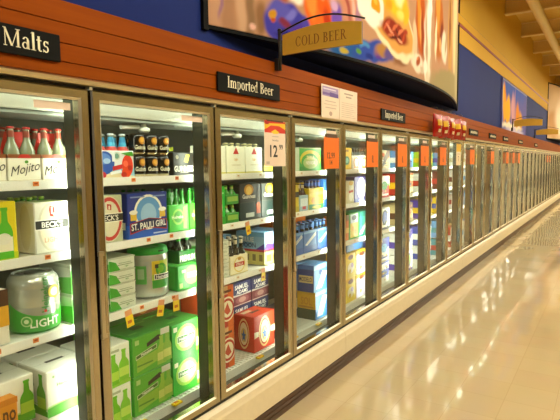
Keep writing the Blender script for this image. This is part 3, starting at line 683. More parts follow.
# deck of the second door
def white_pack(label, y0, y1, z, h, d):
    return carton('beer_carton', label, y0, y1, z, h, d, '#eef0e2', [('r', 0, 0, 1, .1, '#8fc83a'), ('p', [(.0, .48), (.4, .56), (.46, .66), (.4, .7), (0, .62)], '#3a2416'), ('r', .12, .6, .2, .63, '#e9e2c8'), ('b', .54, .06, .80, .3, '#6fb81e', '#b4d84a'), ('b', .82, .1, .86, .3, '#7fc62a', '#c0e05a'), ('r', .3, .84, .7, .9, '#b0b89c')], [('r', 0, 0, 1, .12, '#8fc83a'), ('t', 'Light', .5, .6, .1, '#5a9a4a', .6)], HANDLE_TOP)
wp = white_pack("white carton with two printed green bottles, lower one at the second door's left frame", 1.395, 1.612, ZD, .202, .24)
again(wp, "white carton with two printed green bottles, upper one at the second door's left frame", dz=.203)
def green_pack(label, y0, y1, z, h, d, base='#3f9a2a', face='#57a82c', lite=False):
    if lite:
        fr = [('r', 0, 0, 1, 1, '#2fae30'), ('e', .45, .55, .36, .38, '#a8e05a'), ('e', .45, .55, .28, .3, '#d8f0a0'), ('r', .16, .46, .74, .64, '#f3f2e8'), ('r', .17, .475, .73, .625, '#4a8a3a'), ('t', 'Heineken', .45, .55, .11, '#f3f4ea', .52), ('b', .9, .05, .95, .26, '#8fd83a', '#e0f0b0'), ('r', .04, .8, .16, .93, '#e9f0d0')]
    else:
        fr = [('r', .02, .02, .98, .98, face), ('p', [(.1, .1), (.62, .2), (.62, .5), (.1, .42)], '#8fb83a'), ('p', [(.08, .42), (.62, .55), (.62, .66), (.08, .53)], '#d9d8b4'), ('p', [(.09, .44), (.61, .56), (.61, .645), (.09, .52)], '#4a6a2a'), ('t', 'Heineken', .35, .54, .07, '#f0eeda', .48, 8), ('p', [(.36, .66), (.7, .75), (.72, .85), (.66, .88), (.36, .76)], '#2c2416'),
              ('b', .74, .08, .82, .3, '#8fb83a', '#c8cf6a'), ('b', .9, .1, .86, .3, '#7faf34', '#c0c860'), ('r', .72, .84, .96, 1.0, '#c9cbb8'), ('r', .06, .8, .16, .92, '#a8c87a'), ('r', .1, .24, .5, .28, '#5a8a2a')]
    return carton('beer_carton', label, y0, y1, z, h, d, base, fr, [('r', .03, .03, .97, .97, '#44c832' if not lite else '#2fae30'), ('r', .3, .05, .9, .3, '#a4e05a'), ('c', .5, .6, .1, '#c8ee8a')], [('r', .02, .02, .98, .98, '#3a8a34'), ('r', .35, .4, .65, .6, '#22501e'), ('r', .1, .2, .3, .26, '#6aa84a'), ('r', .65, .7, .9, .76, '#6aa84a')])
gp = green_pack('olive green twelve-pack carton with brown hand hole, lower of two mid second door', 1.627, 1.885, ZD, .203, .235)
g2 = again(gp, 'olive green twelve-pack carton with brown hand hole, upper of two mid second door', dz=.204)
again(g2, 'green carton top just behind the upper olive green twelve-pack, second door', dx=-.242)
lp = green_pack('bright green carton with glowing oval label, lower of two at the second door post', 1.898, 2.13, ZD, .197, .235, '#2fa336', lite=True)  # pale lime oval printed on a bright green face
l2 = again(lp, 'bright green carton with glowing oval label, upper of two at the second door post', dz=.198)
again(l2, 'green carton top just behind the upper oval-label carton, second door', dx=-.242)
carton('beer_carton', 'red brown carton standing deep behind the bright green cartons at the second door post', 1.90, 2.12, ZD+.396, .085, .18, '#8a4a22', [('e', .3, .5, .2, .4, '#c98a3a'), ('e', .7, .5, .2, .4, '#b03a1c')], xf=-.46)

# ------------------------------------------------------------------ third door
def amstel(label, y0, y1): return bottle_pack('bottle_pack', label, y0, y1, ZA, .168, .186, 2, 3, 'clear_glass', '#e9dfae', '#d8cf9a', '#f2efd8', [('p', [(.34, .72), (.5, .98), (.66, .72), (.56, .76), (.5, .86), (.44, .76)], '#c02418'), ('p', [(.36, .72), (.64, .72), (.5, .95)], '#c8281c'), ('t', 'Light', .5, .52, .12, '#d8a23a', .5), ('r', 0, 0, 1, .07, '#d9d060'), ('r', .25, .3, .75, .34, '#dcd4b0')], [('r', 0, 0, 1, .07, '#d9d060')])
am = amstel('cream bottle carrier with red triangle, third of three on the third door top shelf', 2.585, 2.765)
again(am, 'cream bottle carrier with red triangle, middle of three on the third door top shelf', dy=-.190)
again(am, 'cream bottle carrier at the left frame of the third door, top shelf', dy=-.380)
carton('beer_carton', 'dark mixed carton beside the third door post behind the white price sign', 2.785, 2.93, ZA, .15, .14, '#3a3a22', [('r', 0, .1, 1, .4, '#c8b83a'), ('r', .1, .5, .9, .9, '#7a8a6a')])
gg = carton('beer_carton', "bright green carton with white mark at the third door's left frame, second shelf", 2.225, 2.372, ZB, .228, .15, '#22b83a', [('r', .1, .80, .9, .84, '#a8e8b0'), ('r', .55, .36, .8, .52, '#e8f4e0'), ('r', 0, 0, 1, .2, '#3a9a30')], [('r', .1, .1, .9, .9, '#1fa836')])
bb = bottle_pack('bottle_pack', 'green bottle pack, lower of two between the bright green carton and the black cartons', 2.380, 2.505, ZB, .06, .112, 2, 2, 'green_glass', '#a8c860', '#4a7a2a', '#2f8a2a', [('r', .1, .3, .9, .8, '#8fb84a')])
again(bb, 'green bottle pack, upper of two between the bright green carton and the black cartons', dz=.114)
def gext(label, y0, y1): return carton('beer_carton', label, y0, y1, ZB, .232, .15, '#202522', [('r', 0, 0, 1, .5, '#1c3030'), ('e', .42, .84, .22, .15, '#c9901c'), ('e', .42, .82, .14, .12, '#ecc85a'), ('t', 'Guinness', .42, .66, .12, '#f2eee0', .7), ('r', 0, .49, 1, .5, '#5a5a50'), ('r', .26, .08, .66, .2, '#c8d0cc'), ('b', .86, .02, .98, .20, '#241a10', '#c8541c'), ('e', .86, .38, .08, .1, '#d8601c')], [('r', .1, .1, .9, .9, '#182422')])
ge = gext('black carton with gold harp, cream lettering and orange bottle, third door second shelf', 2.515, 2.742)
again(ge, 'black carton with gold harp half hidden by the third door post, second shelf', dy=.236)
t1 = slim_pack('can_carton', "pale green can carton, bottom of five stacked at the third door's left frame", 2.22, 2.398, ZC, .045, .2)
for i, l in enumerate(['second from bottom', 'middle one', 'second from top', 'top one']): again(t1, f"pale green can carton, {l} of five stacked at the third door's left frame", dz=.0462*(i+1))
bottle_pack('bottle_pack', 'cream bottle carrier with a red and gold label, third door lowest shelf', 2.408, 2.588, ZC, .118, .225, 2, 3, 'dark_glass', '#e9e2cc', '#e8e4d8', '#efe7c4', [('r', .0, .0, 1, .04, '#d8c070'), ('e', .5, .5, .32, .42, '#e0c45a'), ('e', .5, .5, .27, .36, '#f2ead0'), ('r', .22, .4, .78, .62, '#c03424'), ('t', 'STELLA', .5, .51, .14, '#f4ead8', .5), ('e', .5, .8, .1, .08, '#b8862a')], [('r', .1, .1, .9, .8, '#e9dfb8')])
carton('beer_carton', 'light blue carton with silver lettering, red stripe and yellow base, third door lowest shelf', 2.775, 3.03, ZC, .225, .235, '#8fb6dc',
    [('r', 0, 0, 1, .42, '#d9cf7a'), ('r', 0, .40, 1, .47, '#b82a3a'), ('p', [(.0, .47), (.6, .47), (.4, .62), (.1, .66)], '#5a3aa8'), ('r', .1, .1, .3, .3, '#7a6a3a'), ('r', .4, .1, .6, .3, '#7a6a3a'), ('p', [(.2, .7), (.9, .75), (.9, .85), (.2, .82)], '#dfe8f0')],
    [('r', 0, 0, 1, .42, '#dccf72'), ('r', 0, .40, 1, .47, '#b82a3a'), ('r', 0, .86, 1, 1, '#6fa6d8'), ('t', 'BLUE', .42, .76, .15, '#e8ecf0', .6), ('t', 'MOON', .42, .59, .14, '#3a3a6a', .6), ('p', [(.7, .47), (1, .47), (1, .66), (.9, .6)], '#4a2aa0'), ('r', .1, .12, .22, .32, '#8a7a4a'), ('r', .34, .12, .46, .32, '#8a7a4a'), ('r', .58, .12, .7, .32, '#8a7a4a'), ('r', .82, .12, .94, .32, '#8a7a4a')], [('r', .02, .02, .98, .98, '#7fb0e0')])
carton('beer_carton', 'pale blue carton lying in the row behind the cream bottle carrier, third door', 2.43, 2.74, ZC, .205, .12, '#86acd0', [('r', 0, .9, 1, 1, '#6f9cc8'), ('r', .1, .3, .9, .6, '#5a7aa0')], xf=-.42)
kp = carton('beer_carton', "red and orange carton with round white seal, lower of two, third door's left frame", 2.21, 2.430, ZD, .258, .24, '#b8341c', [('r', 0, .8, 1, 1, '#d8b07a'), ('r', .75, 0, 1, 1, '#d8641c'), ('c', .72, .44, .30, '#f0e6cc'), ('c', .72, .44, .26, '#b83018'), ('c', .72, .44, .2, '#efe4c8'), ('p', [(.56, .4), (.72, .6), (.86, .36), (.72, .3)], '#c0482a'), ('r', .1, .84, .9, .9, '#5a2a14')], [('r', .05, .05, .95, .9, '#c84a20')], [('r', .05, .05, .95, .95, '#c8905a')])
again(kp, "red and orange carton with round white seal, upper of two, third door's left frame", dz=.2595)
def sam(label, y0, y1, z): return carton('beer_carton', label, y0, y1, z, .167, .2, '#22285e', [('r', 0, 0, 1, .42, '#6a1c2c'), ('p', [(0, .42), (1, .42), (1, .5), (.5, .46), (0, .5)], '#c9c4c0'), ('t', 'SAMUEL', .48, .80, .19, '#f2f0ea', .88), ('t', 'ADAMS', .5, .59, .17, '#f2f0ea', .7), ('e', .5, .24, .36, .17, '#8a4a50'), ('e', .5, .24, .2, .11, '#b88a80'), ('r', .0, .02, 1, .06, '#c9b8b0')], [('r', 0, 0, 1, .42, '#5a1826')], [('r', .1, .1, .9, .9, '#1c2250')], xf=-.365)
sm = sam('dark blue and maroon carton with white lettering, left of two behind the red oval carton', 2.675, 2.885, ZD+.272)
again(sm, 'dark blue and maroon carton with white lettering, at the third door post', dy=.222)
sl = again(sm, 'dark blue and maroon carton low behind the red oval carton', dz=-.1675)
again(sl, 'dark blue and maroon carton at the post, low behind the red oval carton', dy=.222)
ov = lambda cu: [('e', cu, .5, .27, .43, '#e9c88a'), ('e', cu, .5, .23, .37, '#b82c1c'), ('e', cu, .5, .2, .32, '#ecdcb4'), ('e', cu, .46, .14, .2, '#d8b868'), ('p', [(cu, .64), (cu+.04, .5), (cu+.12, .5), (cu+.055, .42), (cu+.08, .28), (cu, .36), (cu-.08, .28), (cu-.055, .42), (cu-.12, .5), (cu-.04, .5)], '#3a6ab0')]
carton('beer_carton', 'red carton with gold ovals and blue stars on the base of the third door', 2.642, 2.885, ZD, .245, .17, '#c03016', ov(.5)+[('p', [(0, .4), (.2, .42), (.2, .56), (0, .58)], '#efe2c0'), ('p', [(.8, .42), (1, .4), (1, .58), (.8, .56)], '#efe2c0')], ov(.5), [('r', .1, .1, .9, .9, '#c84426'), ('r', .3, .4, .7, .55, '#3a1a10'), ('r', .1, .6, .5, .8, '#e0d0b0')])

# ------------------------------------------------------------------ fourth door
sn = carton('beer_carton', 'green carton with a yellow arch and pale end panel, fourth door top shelf', 3.245, 3.578, ZA, .178, .085, '#3aa23a', [('r', .02, .0, 1, .2, '#2c8a2a'), ('e', .5, .5, .47, .40, '#d8c020'), ('e', .5, .40, .42, .36, '#3f9a30'), ('e', .5, .36, .34, .26, '#a8c070'), ('t', 'SIERRA', .5, .58, .16, '#efe8a0', .6), ('t', 'NEVADA', .5, .36, .15, '#f0ecd0', .5), ('r', .0, .96, 1, 1, '#a8c87a')], [('r', 0, 0, 1, 1, '#d8dec0'), ('r', .35, .1, .6, .9, '#a8bc8a')])
again(sn, 'green carton with a yellow arch in the row behind, fourth door top shelf', dx=-.12, dy=-.03)
carton('beer_carton', 'mixed yellow and black carton at the left frame of the fourth door, second shelf', 3.02, 3.235, ZB, .2, .15, '#d8c02a', [('r', 0, .55, 1, .75, '#3a3420'), ('r', 0, 0, 1, .2, '#b8a83a')], [('r', 0, .5, 1, .7, '#3a3420')])
bottle_pack('bottle_pack', 'pale blue bottle carrier between the two yellow cartons of the fourth door', 3.245, 3.375, ZB, .12, .21, 2, 2, 'brown_glass', '#e0d8b8', '#c8b040', '#9ab8c8', [('r', .1, .3, .9, .8, '#d8e4e8'), ('r', .3, .1, .7, .3, '#c84a5a')])
bottle_pack('bottle_pack', 'yellow carrier with green stripe and brown bottles, fourth door second shelf', 3.385, 3.62, ZB, .165, .222, 2, 4, 'brown_glass', '#3a5ab0', '#2a3a7a', '#e6c81e', [('r', 0, 0, 1, .25, '#2f7a3a'), ('p', [(.0, .6), (1, .7), (1, .85), (0, .75)], '#f0d84a'), ('e', .5, .42, .35, .2, '#c88a1c'), ('e', .5, .1, .3, .08, '#c8b83a')])
carton('beer_carton', 'blue and white carton at the fourth door post, second shelf', 3.63, 3.78, ZB, .23, .15, '#2a6ac0', [('r', 0, .3, 1, .6, '#cfe0f0')])
def bl6(label, y0): return bottle_pack('bottle_pack', label, y0, y0+.205, ZC, .165, .228, 2, 3, 'dark_glass', '#4a78b8', '#5a80c0', '#3a6ab4', [('r', 0, 0, 1, .3, '#2c58a4'), ('p', [(.1, .38), (.25, .34), (.95, .78), (.9, .9)], '#e6e8e2'), ('p', [(.18, .40), (.25, .39), (.9, .8), (.88, .85)], '#8a96b0'), ('r', 0, .9, 1, 1, '#6f9cd0')], [('p', [(.1, .38), (.25, .34), (.95, .78), (.9, .9)], '#e6e8e2')], handle='#5a8ac8')
b6 = bl6('blue bottle six-pack with a white diagonal banner, middle of three in the fourth door', 3.300)
again(b6, 'blue bottle six-pack with a white diagonal banner, left of three in the fourth door', dy=-.215)
again(b6, 'blue bottle six-pack with a white diagonal banner, at the fourth door post', dy=.215)
carton('beer_carton', 'long orange carton in the row behind the blue six-packs, fourth door', 3.16, 3.66, ZC, .262, .12, '#d8641a', [('r', 0, .8, 1, .95, '#e07a2a')], xf=-.36)
mo = carton('beer_carton', 'dark blue carton with tan name band on the fourth door base, upper tier', 3.452, 3.70, ZD+.232, .215, .15, '#2a6ab8', [('r', 0, 0, 1, 1, '#3f86d0'), ('r', 0, .82, 1, 1, '#7fb4e4'), ('p', [(.15, .1), (.5, .1), (.95, .66), (.6, .72)], '#e8ecee'), ('e', .45, .7, .12, .1, '#1f3a70')], [('r', 0, 0, 1, 1, '#1f3f86'), ('r', .08, .34, .95, .62, '#c8b47c'), ('t', 'MODELO', .5, .48, .17, '#2a2a4a', .78), ('r', 0, .85, 1, 1, '#3a72c0')], [('r', .05, .05, .95, .95, '#5a96d4')])
again(mo, 'dark blue carton one row behind the tan-banded upper tier carton, fourth door', dx=-.16)
carton('beer_carton', 'yellow and dark green carton with pale blue end, lower tier on the fourth door base', 3.478, 3.70, ZD, .228, .17, '#3a7ac8', [('r', 0, 0, 1, 1, '#3f86d0'), ('p', [(.1, .1), (.5, .1), (.9, .75), (.55, .8)], '#e8ecee'), ('r', 0, .85, 1, 1, '#7fb4e4')], [('r', 0, 0, 1, .4, '#22402c'), ('r', 0, .38, 1, 1, '#dba81e'), ('t', 'SOL', .5, .66, .28, '#c88a14', .6), ('r', .1, .42, .9, .48, '#b8821a')], [('r', .05, .05, .95, .95, '#c8ae6a')])
carton('beer_carton', 'blue carton at the fourth door post, behind the pale blue ends', 3.46, 3.72, ZD, .228, .15, '#2a5aa8', [('r', .1, .3, .9, .7, '#d8e0ea')], xf=-.35)
carton('beer_carton', 'dark carton with red label low at the left frame of the fourth door', 2.95, 3.18, ZD, .215, .15, '#2a3440', [('r', .5, .4, 1, .6, '#b03424'), ('r', .5, .1, 1, .3, '#c8b48a')])

# ------------------------------------------------------------------ fifth door
yc = carton('beer_carton', 'yellow carton with a green badge, fifth door top shelf', 3.935, 4.152, ZA, .192, .15, '#ecc822', [('e', .55, .42, .25, .2, '#2f8a6a'), ('e', .55, .42, .15, .12, '#8fc8a8'), ('r', .3, .82, .7, .92, '#8a6a14'), ('r', .0, .0, 1, .08, '#d8b01c')], [('r', .1, .1, .9, .9, '#dab81e')])
oc = bottle_pack('bottle_pack', 'cream carrier with orange ovals and black-topped bottles, fifth door top shelf', 4.165, 4.335, ZA, .125, .195, 2, 3, 'dark_glass', '#4a3a20', '#1d1a14', '#efe8d2', [('e', .5, .5, .36, .4, '#e08a2a'), ('e', .5, .5, .25, .3, '#f2e6c8'), ('r', .2, .1, .8, .2, '#c86a2a')])
again(oc, 'cream carrier with orange ovals beside the fifth door post, top shelf', dy=.176)
pc = carton('beer_carton', 'purple carton with a big round white seal, fifth door second shelf', 4.215, 4.515, ZB, .232, .15, '#5a4a9a', [('c', .5, .55, .42, '#f1efe6'), ('c', .5, .55, .34, '#d8d0e8'), ('c', .5, .55, .3, '#f4f1e8'), ('p', [(.36, .6), (.5, .78), (.64, .6), (.5, .36)], '#b0a0cc'), ('r', 0, 0, 1, .14, '#2a3a9a'), ('r', .3, .03, .7, .1, '#e0e0f0')], [('r', .1, .1, .9, .9, '#8a7aa8')])
carton('beer_carton', 'cream carton with round seals and red mark left of the purple round-seal carton', 3.98, 4.205, ZB, .2, .15, '#d8cfae', [('c', .7, .3, .2, '#f4f0e2'), ('c', .7, .74, .2, '#f0ece0'), ('p', [(.5, .45), (.9, .5), (.9, .6), (.5, .56)], '#c03a2c'), ('e', .7, .9, .2, .1, '#e0b03a')], [('r', .1, .1, .9, .9, '#a8a088')])
carton('beer_carton', 'orange carton at the left frame of the fifth door, lowest shelf', 3.90, 4.095, ZC, .225, .15, '#cc6a1c', [('r', .6, .3, 1, .5, '#e0b04a'), ('r', 0, .8, 1, 1, '#7a5a1c')])
carton('beer_carton', 'green edged yellow carton with dark cap emblem, fifth door lowest shelf', 4.105, 4.31, ZC, .235, .15, '#3a9a3a', [('r', .1, .06, .9, .62, '#e0c84a'), ('r', .12, .62, .9, .96, '#c8d4e0'), ('e', .5, .82, .26, .1, '#1f2440'), ('e', .35, .4, .12, .1, '#d8a02a'), ('e', .65, .26, .14, .1, '#c88a2a')], [('r', .1, .1, .9, .9, '#2f8a34')])
carton('beer_carton', 'teal carton with a white diagonal band beside the fifth door post', 4.32, 4.54, ZC, .235, .15, '#3a9a8a', [('p', [(0, .1), (.3, .1), (1, .6), (1, .8)], '#eef0ea'), ('r', 0, .8, 1, 1, '#2a7a70')])
def yl(label, y0, y1, z, c): return carton('beer_carton', label, y0, y1, z, .222, .2, '#e4b81c', [('r', 0, 0, 1, .84, c), ('e', .5, .84, .26, .1, '#6a3a1c'), ('e', .5, .4, .3, .22, '#f0ead0'), ('e', .42, .26, .12, .1, '#d8b03a'), ('e', .64, .5, .12, .1, '#b8a0c8')], [('r', 0, 0, 1, .84, '#d8a81c')], [('r', .1, .1, .9, .9, '#e8c43a')])
y1_ = yl('yellow carton with orange face, lower tier at the left of the fifth door base', 4.03, 4.238, ZD, '#e6c93a'); again(y1_, 'yellow carton with orange face, upper tier at the left of the fifth door base', dz=.2235)
y2_ = yl('yellow topped lilac carton, lower tier beside the fifth door post', 4.255, 4.49, ZD, '#cfc4e0'); again(y2_, 'yellow topped lilac carton, upper tier beside the fifth door post', dz=.2235)
carton('beer_carton', 'blue carton lying on top of the yellow cartons in the fifth door', 4.12, 4.50, ZD+.447, .075, .2, '#2a62b0', [('r', .1, .2, .9, .8, '#3f7ac8')], xf=-.2)

# ------------------------------------------------------------------ sixth door and beyond
ORD = {5: 'sixth', 6: 'seventh', 7: 'eighth', 8: 'ninth', 9: 'tenth', 10: 'eleventh', 11: 'twelfth', 12: 'thirteenth', 13: 'fourteenth'}
CN = {'W': ('white', '#f2f2ea'), 'B': ('blue', '#1740ae'), 'L': ('light blue', '#4f9fe0'), 'N': ('navy', '#121c50'), 'R': ('red', '#b4160c'), 'M': ('maroon', '#5c101a'), 'Y': ('yellow', '#eac60e'), 'O': ('orange', '#d8600c'), 'G': ('green', '#1f8a24'), 'K': ('lime', '#9cd018'), 'P': ('purple', '#3c24a8'), 'V': ('lilac', '#a894d8'), 'E': ('beige', '#d0ba84'), 'T': ('teal', '#128c98'), 'D': ('brown', '#522c10')}
def details(rr, b, c):
    out = []
    for q in range(7):
        u, v = rr.uniform(.05, .8), rr.uniform(.05, .85); cl = rr.choice([b, c, '#1c1c1c', '#f2efe4', '#c8a030'])
        if rr.random() < .4: out.append(('e', u+.08, v, rr.uniform(.04, .12), rr.uniform(.03, .08), cl))
        else: out.append(('r', u, v, u+rr.uniform(.08, .3), v+rr.uniform(.02, .08), cl))
    return out
def pattern(i, b, c):
    return [[('c', .5, .55, .36, b), ('c', .5, .55, .28, c), ('r', 0, 0, 1, .1, b)],
            [('p', [(0, .1), (.35, .1), (1, .75), (1, 1), (.7, 1)], b), ('e', .3, .75, .16, .12, c)],
            [('r', 0, .3, 1, .62, b), ('r', .15, .4, .85, .52, c), ('r', 0, .9, 1, 1, b)],
            [('r', 0, .55, 1, 1, b), ('e', .5, .55, .3, .2, c), ('r', .1, .1, .9, .18, b)],
            [('r', .36, 0, .66, 1, b), ('e', .5, .68, .22, .16, c), ('e', .25, .25, .14, .12, c)]][i % 5]
PN = ['round seal', 'diagonal stripe', 'centre band', 'top block', 'upright stripe']
SPEC = {   # per door: shelf rows left to right, each 'base accent detail'
 5: ['EDW EDO', 'LWB RWG', 'BWN WNB', 'BWN WBN|BWL WBL'],
 6: ['LWB LBW', 'RYB LWN EOD', 'EDY EDO', 'WPV WPK|WPV WPY'],
 7: ['KYW KYG', 'WRY WMG', 'PYW YPW', 'WBL LWB|BWV WBL'],
 8: ['LBW LWB', 'MRW MRE', 'YBT BYT', 'TRW RTW|LTW TLW'],
 9: ['WEL EWL', 'WMR WRB', 'WRM MWR', 'RWE ERW'],
 10: ['WEG EGW', 'WLB VLB', 'LWN NWL', 'WLV BWL'],
 11: ['EYW YEW', 'NWL BWY', 'YGE EYG', 'WBL VWB'],
 12: ['WGE EWG', 'EWO OWE', 'LWB WLB', 'EWL WEL'],
 13: ['WEY EWY', 'LEW WLE', 'GWE EGW', 'WEB BEW'],
}
SHN = ['top shelf', 'second shelf', 'third shelf', 'base']
used = {}
rnd = random.Random(3)
for k in sorted(SPEC):
    y_l, y_r = gap(k)+.06, gap(k+1)-.01
    for si, row in enumerate(SPEC[k]):
        z = (ZA, ZB, ZC, ZD)[si]
        tiers = row.split('|')
        for ti, tr in enumerate(tiers):
            its = tr.split(); n = len(its)
            hgt = (.19, .232, .225, .232 if len(tiers) > 1 else .30)[si]+rnd.uniform(-.008, .006)
            # the goods fill the end of the bay next to the post, the part one can see into
            y0 = y_l+.14; wd = (y_r-y0)/n
            for j, c3 in enumerate(its):
                (na, a), (nb_, b), (nc, c) = (CN[q] for q in c3)
                pi = (k*3+si*2+j+ti) % 5
                where = 'at the door post' if j == n-1 else 'away from the post'
                tier = ('' if len(tiers) == 1 else (' lower,' if ti == 0 else ' upper,'))
                lab = f'{na} carton with {nb_} {PN[pi]}, {SHN[si]},{tier} {where}, {ORD[k]} door'
                if n > 2 and j == 0: lab = lab.replace('away from the post', 'leftmost')
                zz = z+ti*.243
                carton('beer_carton', lab, y0+j*wd+.004, y0+(j+1)*wd-.004, zz, hgt, .16, a, pattern(pi, b, c)+details(rnd, b, c), [('r', .0, .3, 1, .6, b)], xf=XF-rnd.uniform(0, .012))
# ------------------------------------------------------------------ signs, notices, bags
def name_sign(label, y0, y1, z0, z1, txt, th, u0=.5, wmax=.82):
    t = thing('section_sign', label, 'sign', (.024, (y0+y1)/2, (z0+z1)/2), 0)
    w, h = y1-y0, z1-z0
    mb = MB(); mb.box(0, .012, -w/2, w/2, -h/2, h/2, '#0b0a07,0.6,0,0.15', .002); mb.build('board', t)
    m2 = MB()
    if txt:
        ps, tw = serif_text(txt); hh = th*h; sx = min(1, wmax*w/(tw*hh))
        for p in ps: m2.face([(.0128, (u0-.5)*w+(a-tw/2)*hh*sx, (b-.40)*hh) for a, b in p], '#fff3d2,0.5')
    else:
        rr = random.Random(int(y0*10))
        x = -w*.38
        while x < w*.36:
            q = rr.uniform(.02, .045); m2.box(.012, .0135, x, x+q, -h*.18, h*(.05+.2*rr.random()), '#d8cba8'); x += q+.012
    m2.build('lettering', t)
    return t
name_sign('black sign reading Malts on the wood slats at the top left', .918, 1.180, 2.030, 2.129, 'Malts', .62, .5, .68)
name_sign('large black sign reading Imported Beer, under the hanging wooden sign', 2.088, 2.682, 2.030, 2.129, 'Imported Beer', .60, .5, .86)
name_sign('smaller black sign reading Imported Beer, past the two paper notices', 4.35, 4.98, 2.030, 2.129, 'Imported Beer', .64, wmax=.92)
name_sign('small black sign on the slats just right of the red bags', 7.72, 8.30, 2.034, 2.126, '', .5)
name_sign('small black sign on the slats, second past the red bags', 9.15, 9.76, 2.034, 2.126, '', .5)
name_sign('small black sign on the slats, third past the red bags', 10.47, 11.02, 2.034, 2.126, '', .5)
name_sign('small black sign on the slats below the far wall picture', 12.4, 13.0, 2.034, 2.126, '', .5)
name_sign('small black sign on the slats past the far wall picture', 15.2, 15.8, 2.034, 2.126, '', .5)
# paper notices
def notice(label, y0, y1, z0, z1, items):
    mb = MB(); w, h = y1-y0, z1-z0
    mb.box(-.001, .0015, -w/2, w/2, 0, h, '#eed9c4,0.6')
    art(mb, items, lambda u, v, e: (.0015+e*.5, -w/2+u, v), w, h)
    o = mb.build('paper_notice', None, (.0395, (y0+y1)/2, z0)); return tag(o, label, 'notice')
lines = lambda v0, v1, n, c: [('r', .1, v0+(v1-v0)*i/n, .9-.18*((i*7) % 3)/2, v0+(v1-v0)*i/n+.018, c) for i in range(n)]
notice('white paper notice with a purple header on the slats', 3.212, 3.492, 1.972, 2.205, [('r', .05, .66, .95, .95, '#9a86b8'), ('r', .05, .70, .95, .77, '#6a4a9a'), ('p', [(.45, .66), (.95, .66), (.95, .78), (.45, .8)], '#5a3a90'), ('r', .1, .86, .8, .9, '#d8c8d8'), ('e', .5, .14, .09, .07, '#b89a8a'), ('r', .2, .5, .8, .53, '#c8b0a0'), ('r', .14, .4, .86, .43, '#d2bca8'), ('r', .2, .3, .8, .33, '#c8b0a0')])
notice('plain white paper notice with grey lines, right of the purple-headed notice', 3.497, 3.815, 1.972, 2.205, [('r', .25, .84, .75, .89, '#b09a88'), ('r', .34, .74, .66, .79, '#b09a88')]+lines(.1, .62, 8, '#cdb8a4'))
# price signs hung on the door glass
def price_sign(label, k, yc, w, h, zb, col, items, white=False):
    t = thing('price_sign', label, 'price sign', (.038 if white else .034, yc, zb), 0)
    mb = MB(); mb.box(-.0012, .0012, -w/2, w/2, 0, h, col, 0); art(mb, items, lambda u, v, e: (.0012+e*.4, -w/2+u, v), w, h); mb.build('card', t)
    m2 = MB(); m2.box(-.006, .004, -w*.38, w*.38, h-.004, h+(.006 if white else .024), '#5a3a24', .002); (None if white else m2.box(-.026, -.006, -.012, .012, h+.0, h+.02, '#4a4438')); m2.build('clip', t)
    return t
price_sign('white price sign with red and yellow header reading 12.99, on the third glass door', 2, 2.618, .232, .275, 1.628, '#efd9c6,0.5',
    [('r', 0, .74, 1, 1, '#d8331c'), ('p', [(0, .80), (.3, .90), (.7, .9), (1, .82), (1, .96), (0, .94)], '#f0c020'), ('p', [(.3, .76), (.5, .82), (.7, .76), (.6, .72), (.4, .72)], '#f4cf2c'), ('r', .04, .92, .2, .98, '#b81c14'), ('t', 'Heineken', .5, .58, .05, '#a89484', .7), ('r', .35, .65, .65, .67, '#c8b4a4'),
     ('t', '12', .42, .34, .27, '#181210', .46), ('t', '99', .77, .43, .12, '#181210', .22), ('r', .06, .05, .22, .11, '#c8b4a4')], True)
OR = '#f27408,0.5'; IK = '#4a1c08'
osn = lambda a, b: [('t', a, .45, .42, .2, IK, .75), ('t', b, .45, .2, .16, IK, .4)] if b else [('t', a, .5, .34, .24, IK, .5), ('r', .44, .18, .6, .22, IK)]
price_sign('orange price sign on the fourth glass door, first orange one', 3, 3.380, .24, .232, 1.603, OR, osn('12.99', '14'))
price_sign('orange price sign on the fifth glass door, second orange one', 4, 4.150, .25, .222, 1.607, OR, osn('8', ''))
price_sign('orange price sign on the sixth glass door, above the second small slat sign', 5, 4.905, .26, .226, 1.603, OR, osn('8', ''))
price_sign('orange price sign on the seventh glass door, just left of the red bags', 6, 5.63, .28, .222, 1.605, OR, osn('5', ''))
price_sign('orange price sign on the eighth glass door, right below the red bags', 7, 6.36, .27, .222, 1.605, OR, osn('6', ''))
price_sign('white price sign with yellow header on the ninth glass door, below the last red bag', 8, 7.10, .24, .29, 1.60, '#e9d4b4,0.5', [('r', 0, .62, 1, 1, '#e8b81c'), ('t', '7', .5, .3, .24, '#6a3a24', .5), ('r', .2, .5, .8, .54, '#b8a08a')], True)
price_sign('orange price sign on the tenth glass door, below the sign right of the bags', 9, 7.93, .28, .222, 1.605, OR, osn('8', ''))
for k, lab in ((11, 'orange price sign on the twelfth glass door'), (13, 'orange price sign on the fourteenth glass door'), (14, 'orange price sign on the fifteenth glass door'), (15, 'orange price sign on the sixteenth glass door'), (23, 'orange price sign far down the aisle, on the twenty-fourth glass door'), (24, 'orange price sign far down the aisle, on the twenty-fifth glass door')):
    price_sign(lab, k, gap(k+1)-.2, .27, .222, 1.605, OR, osn('8', ''))
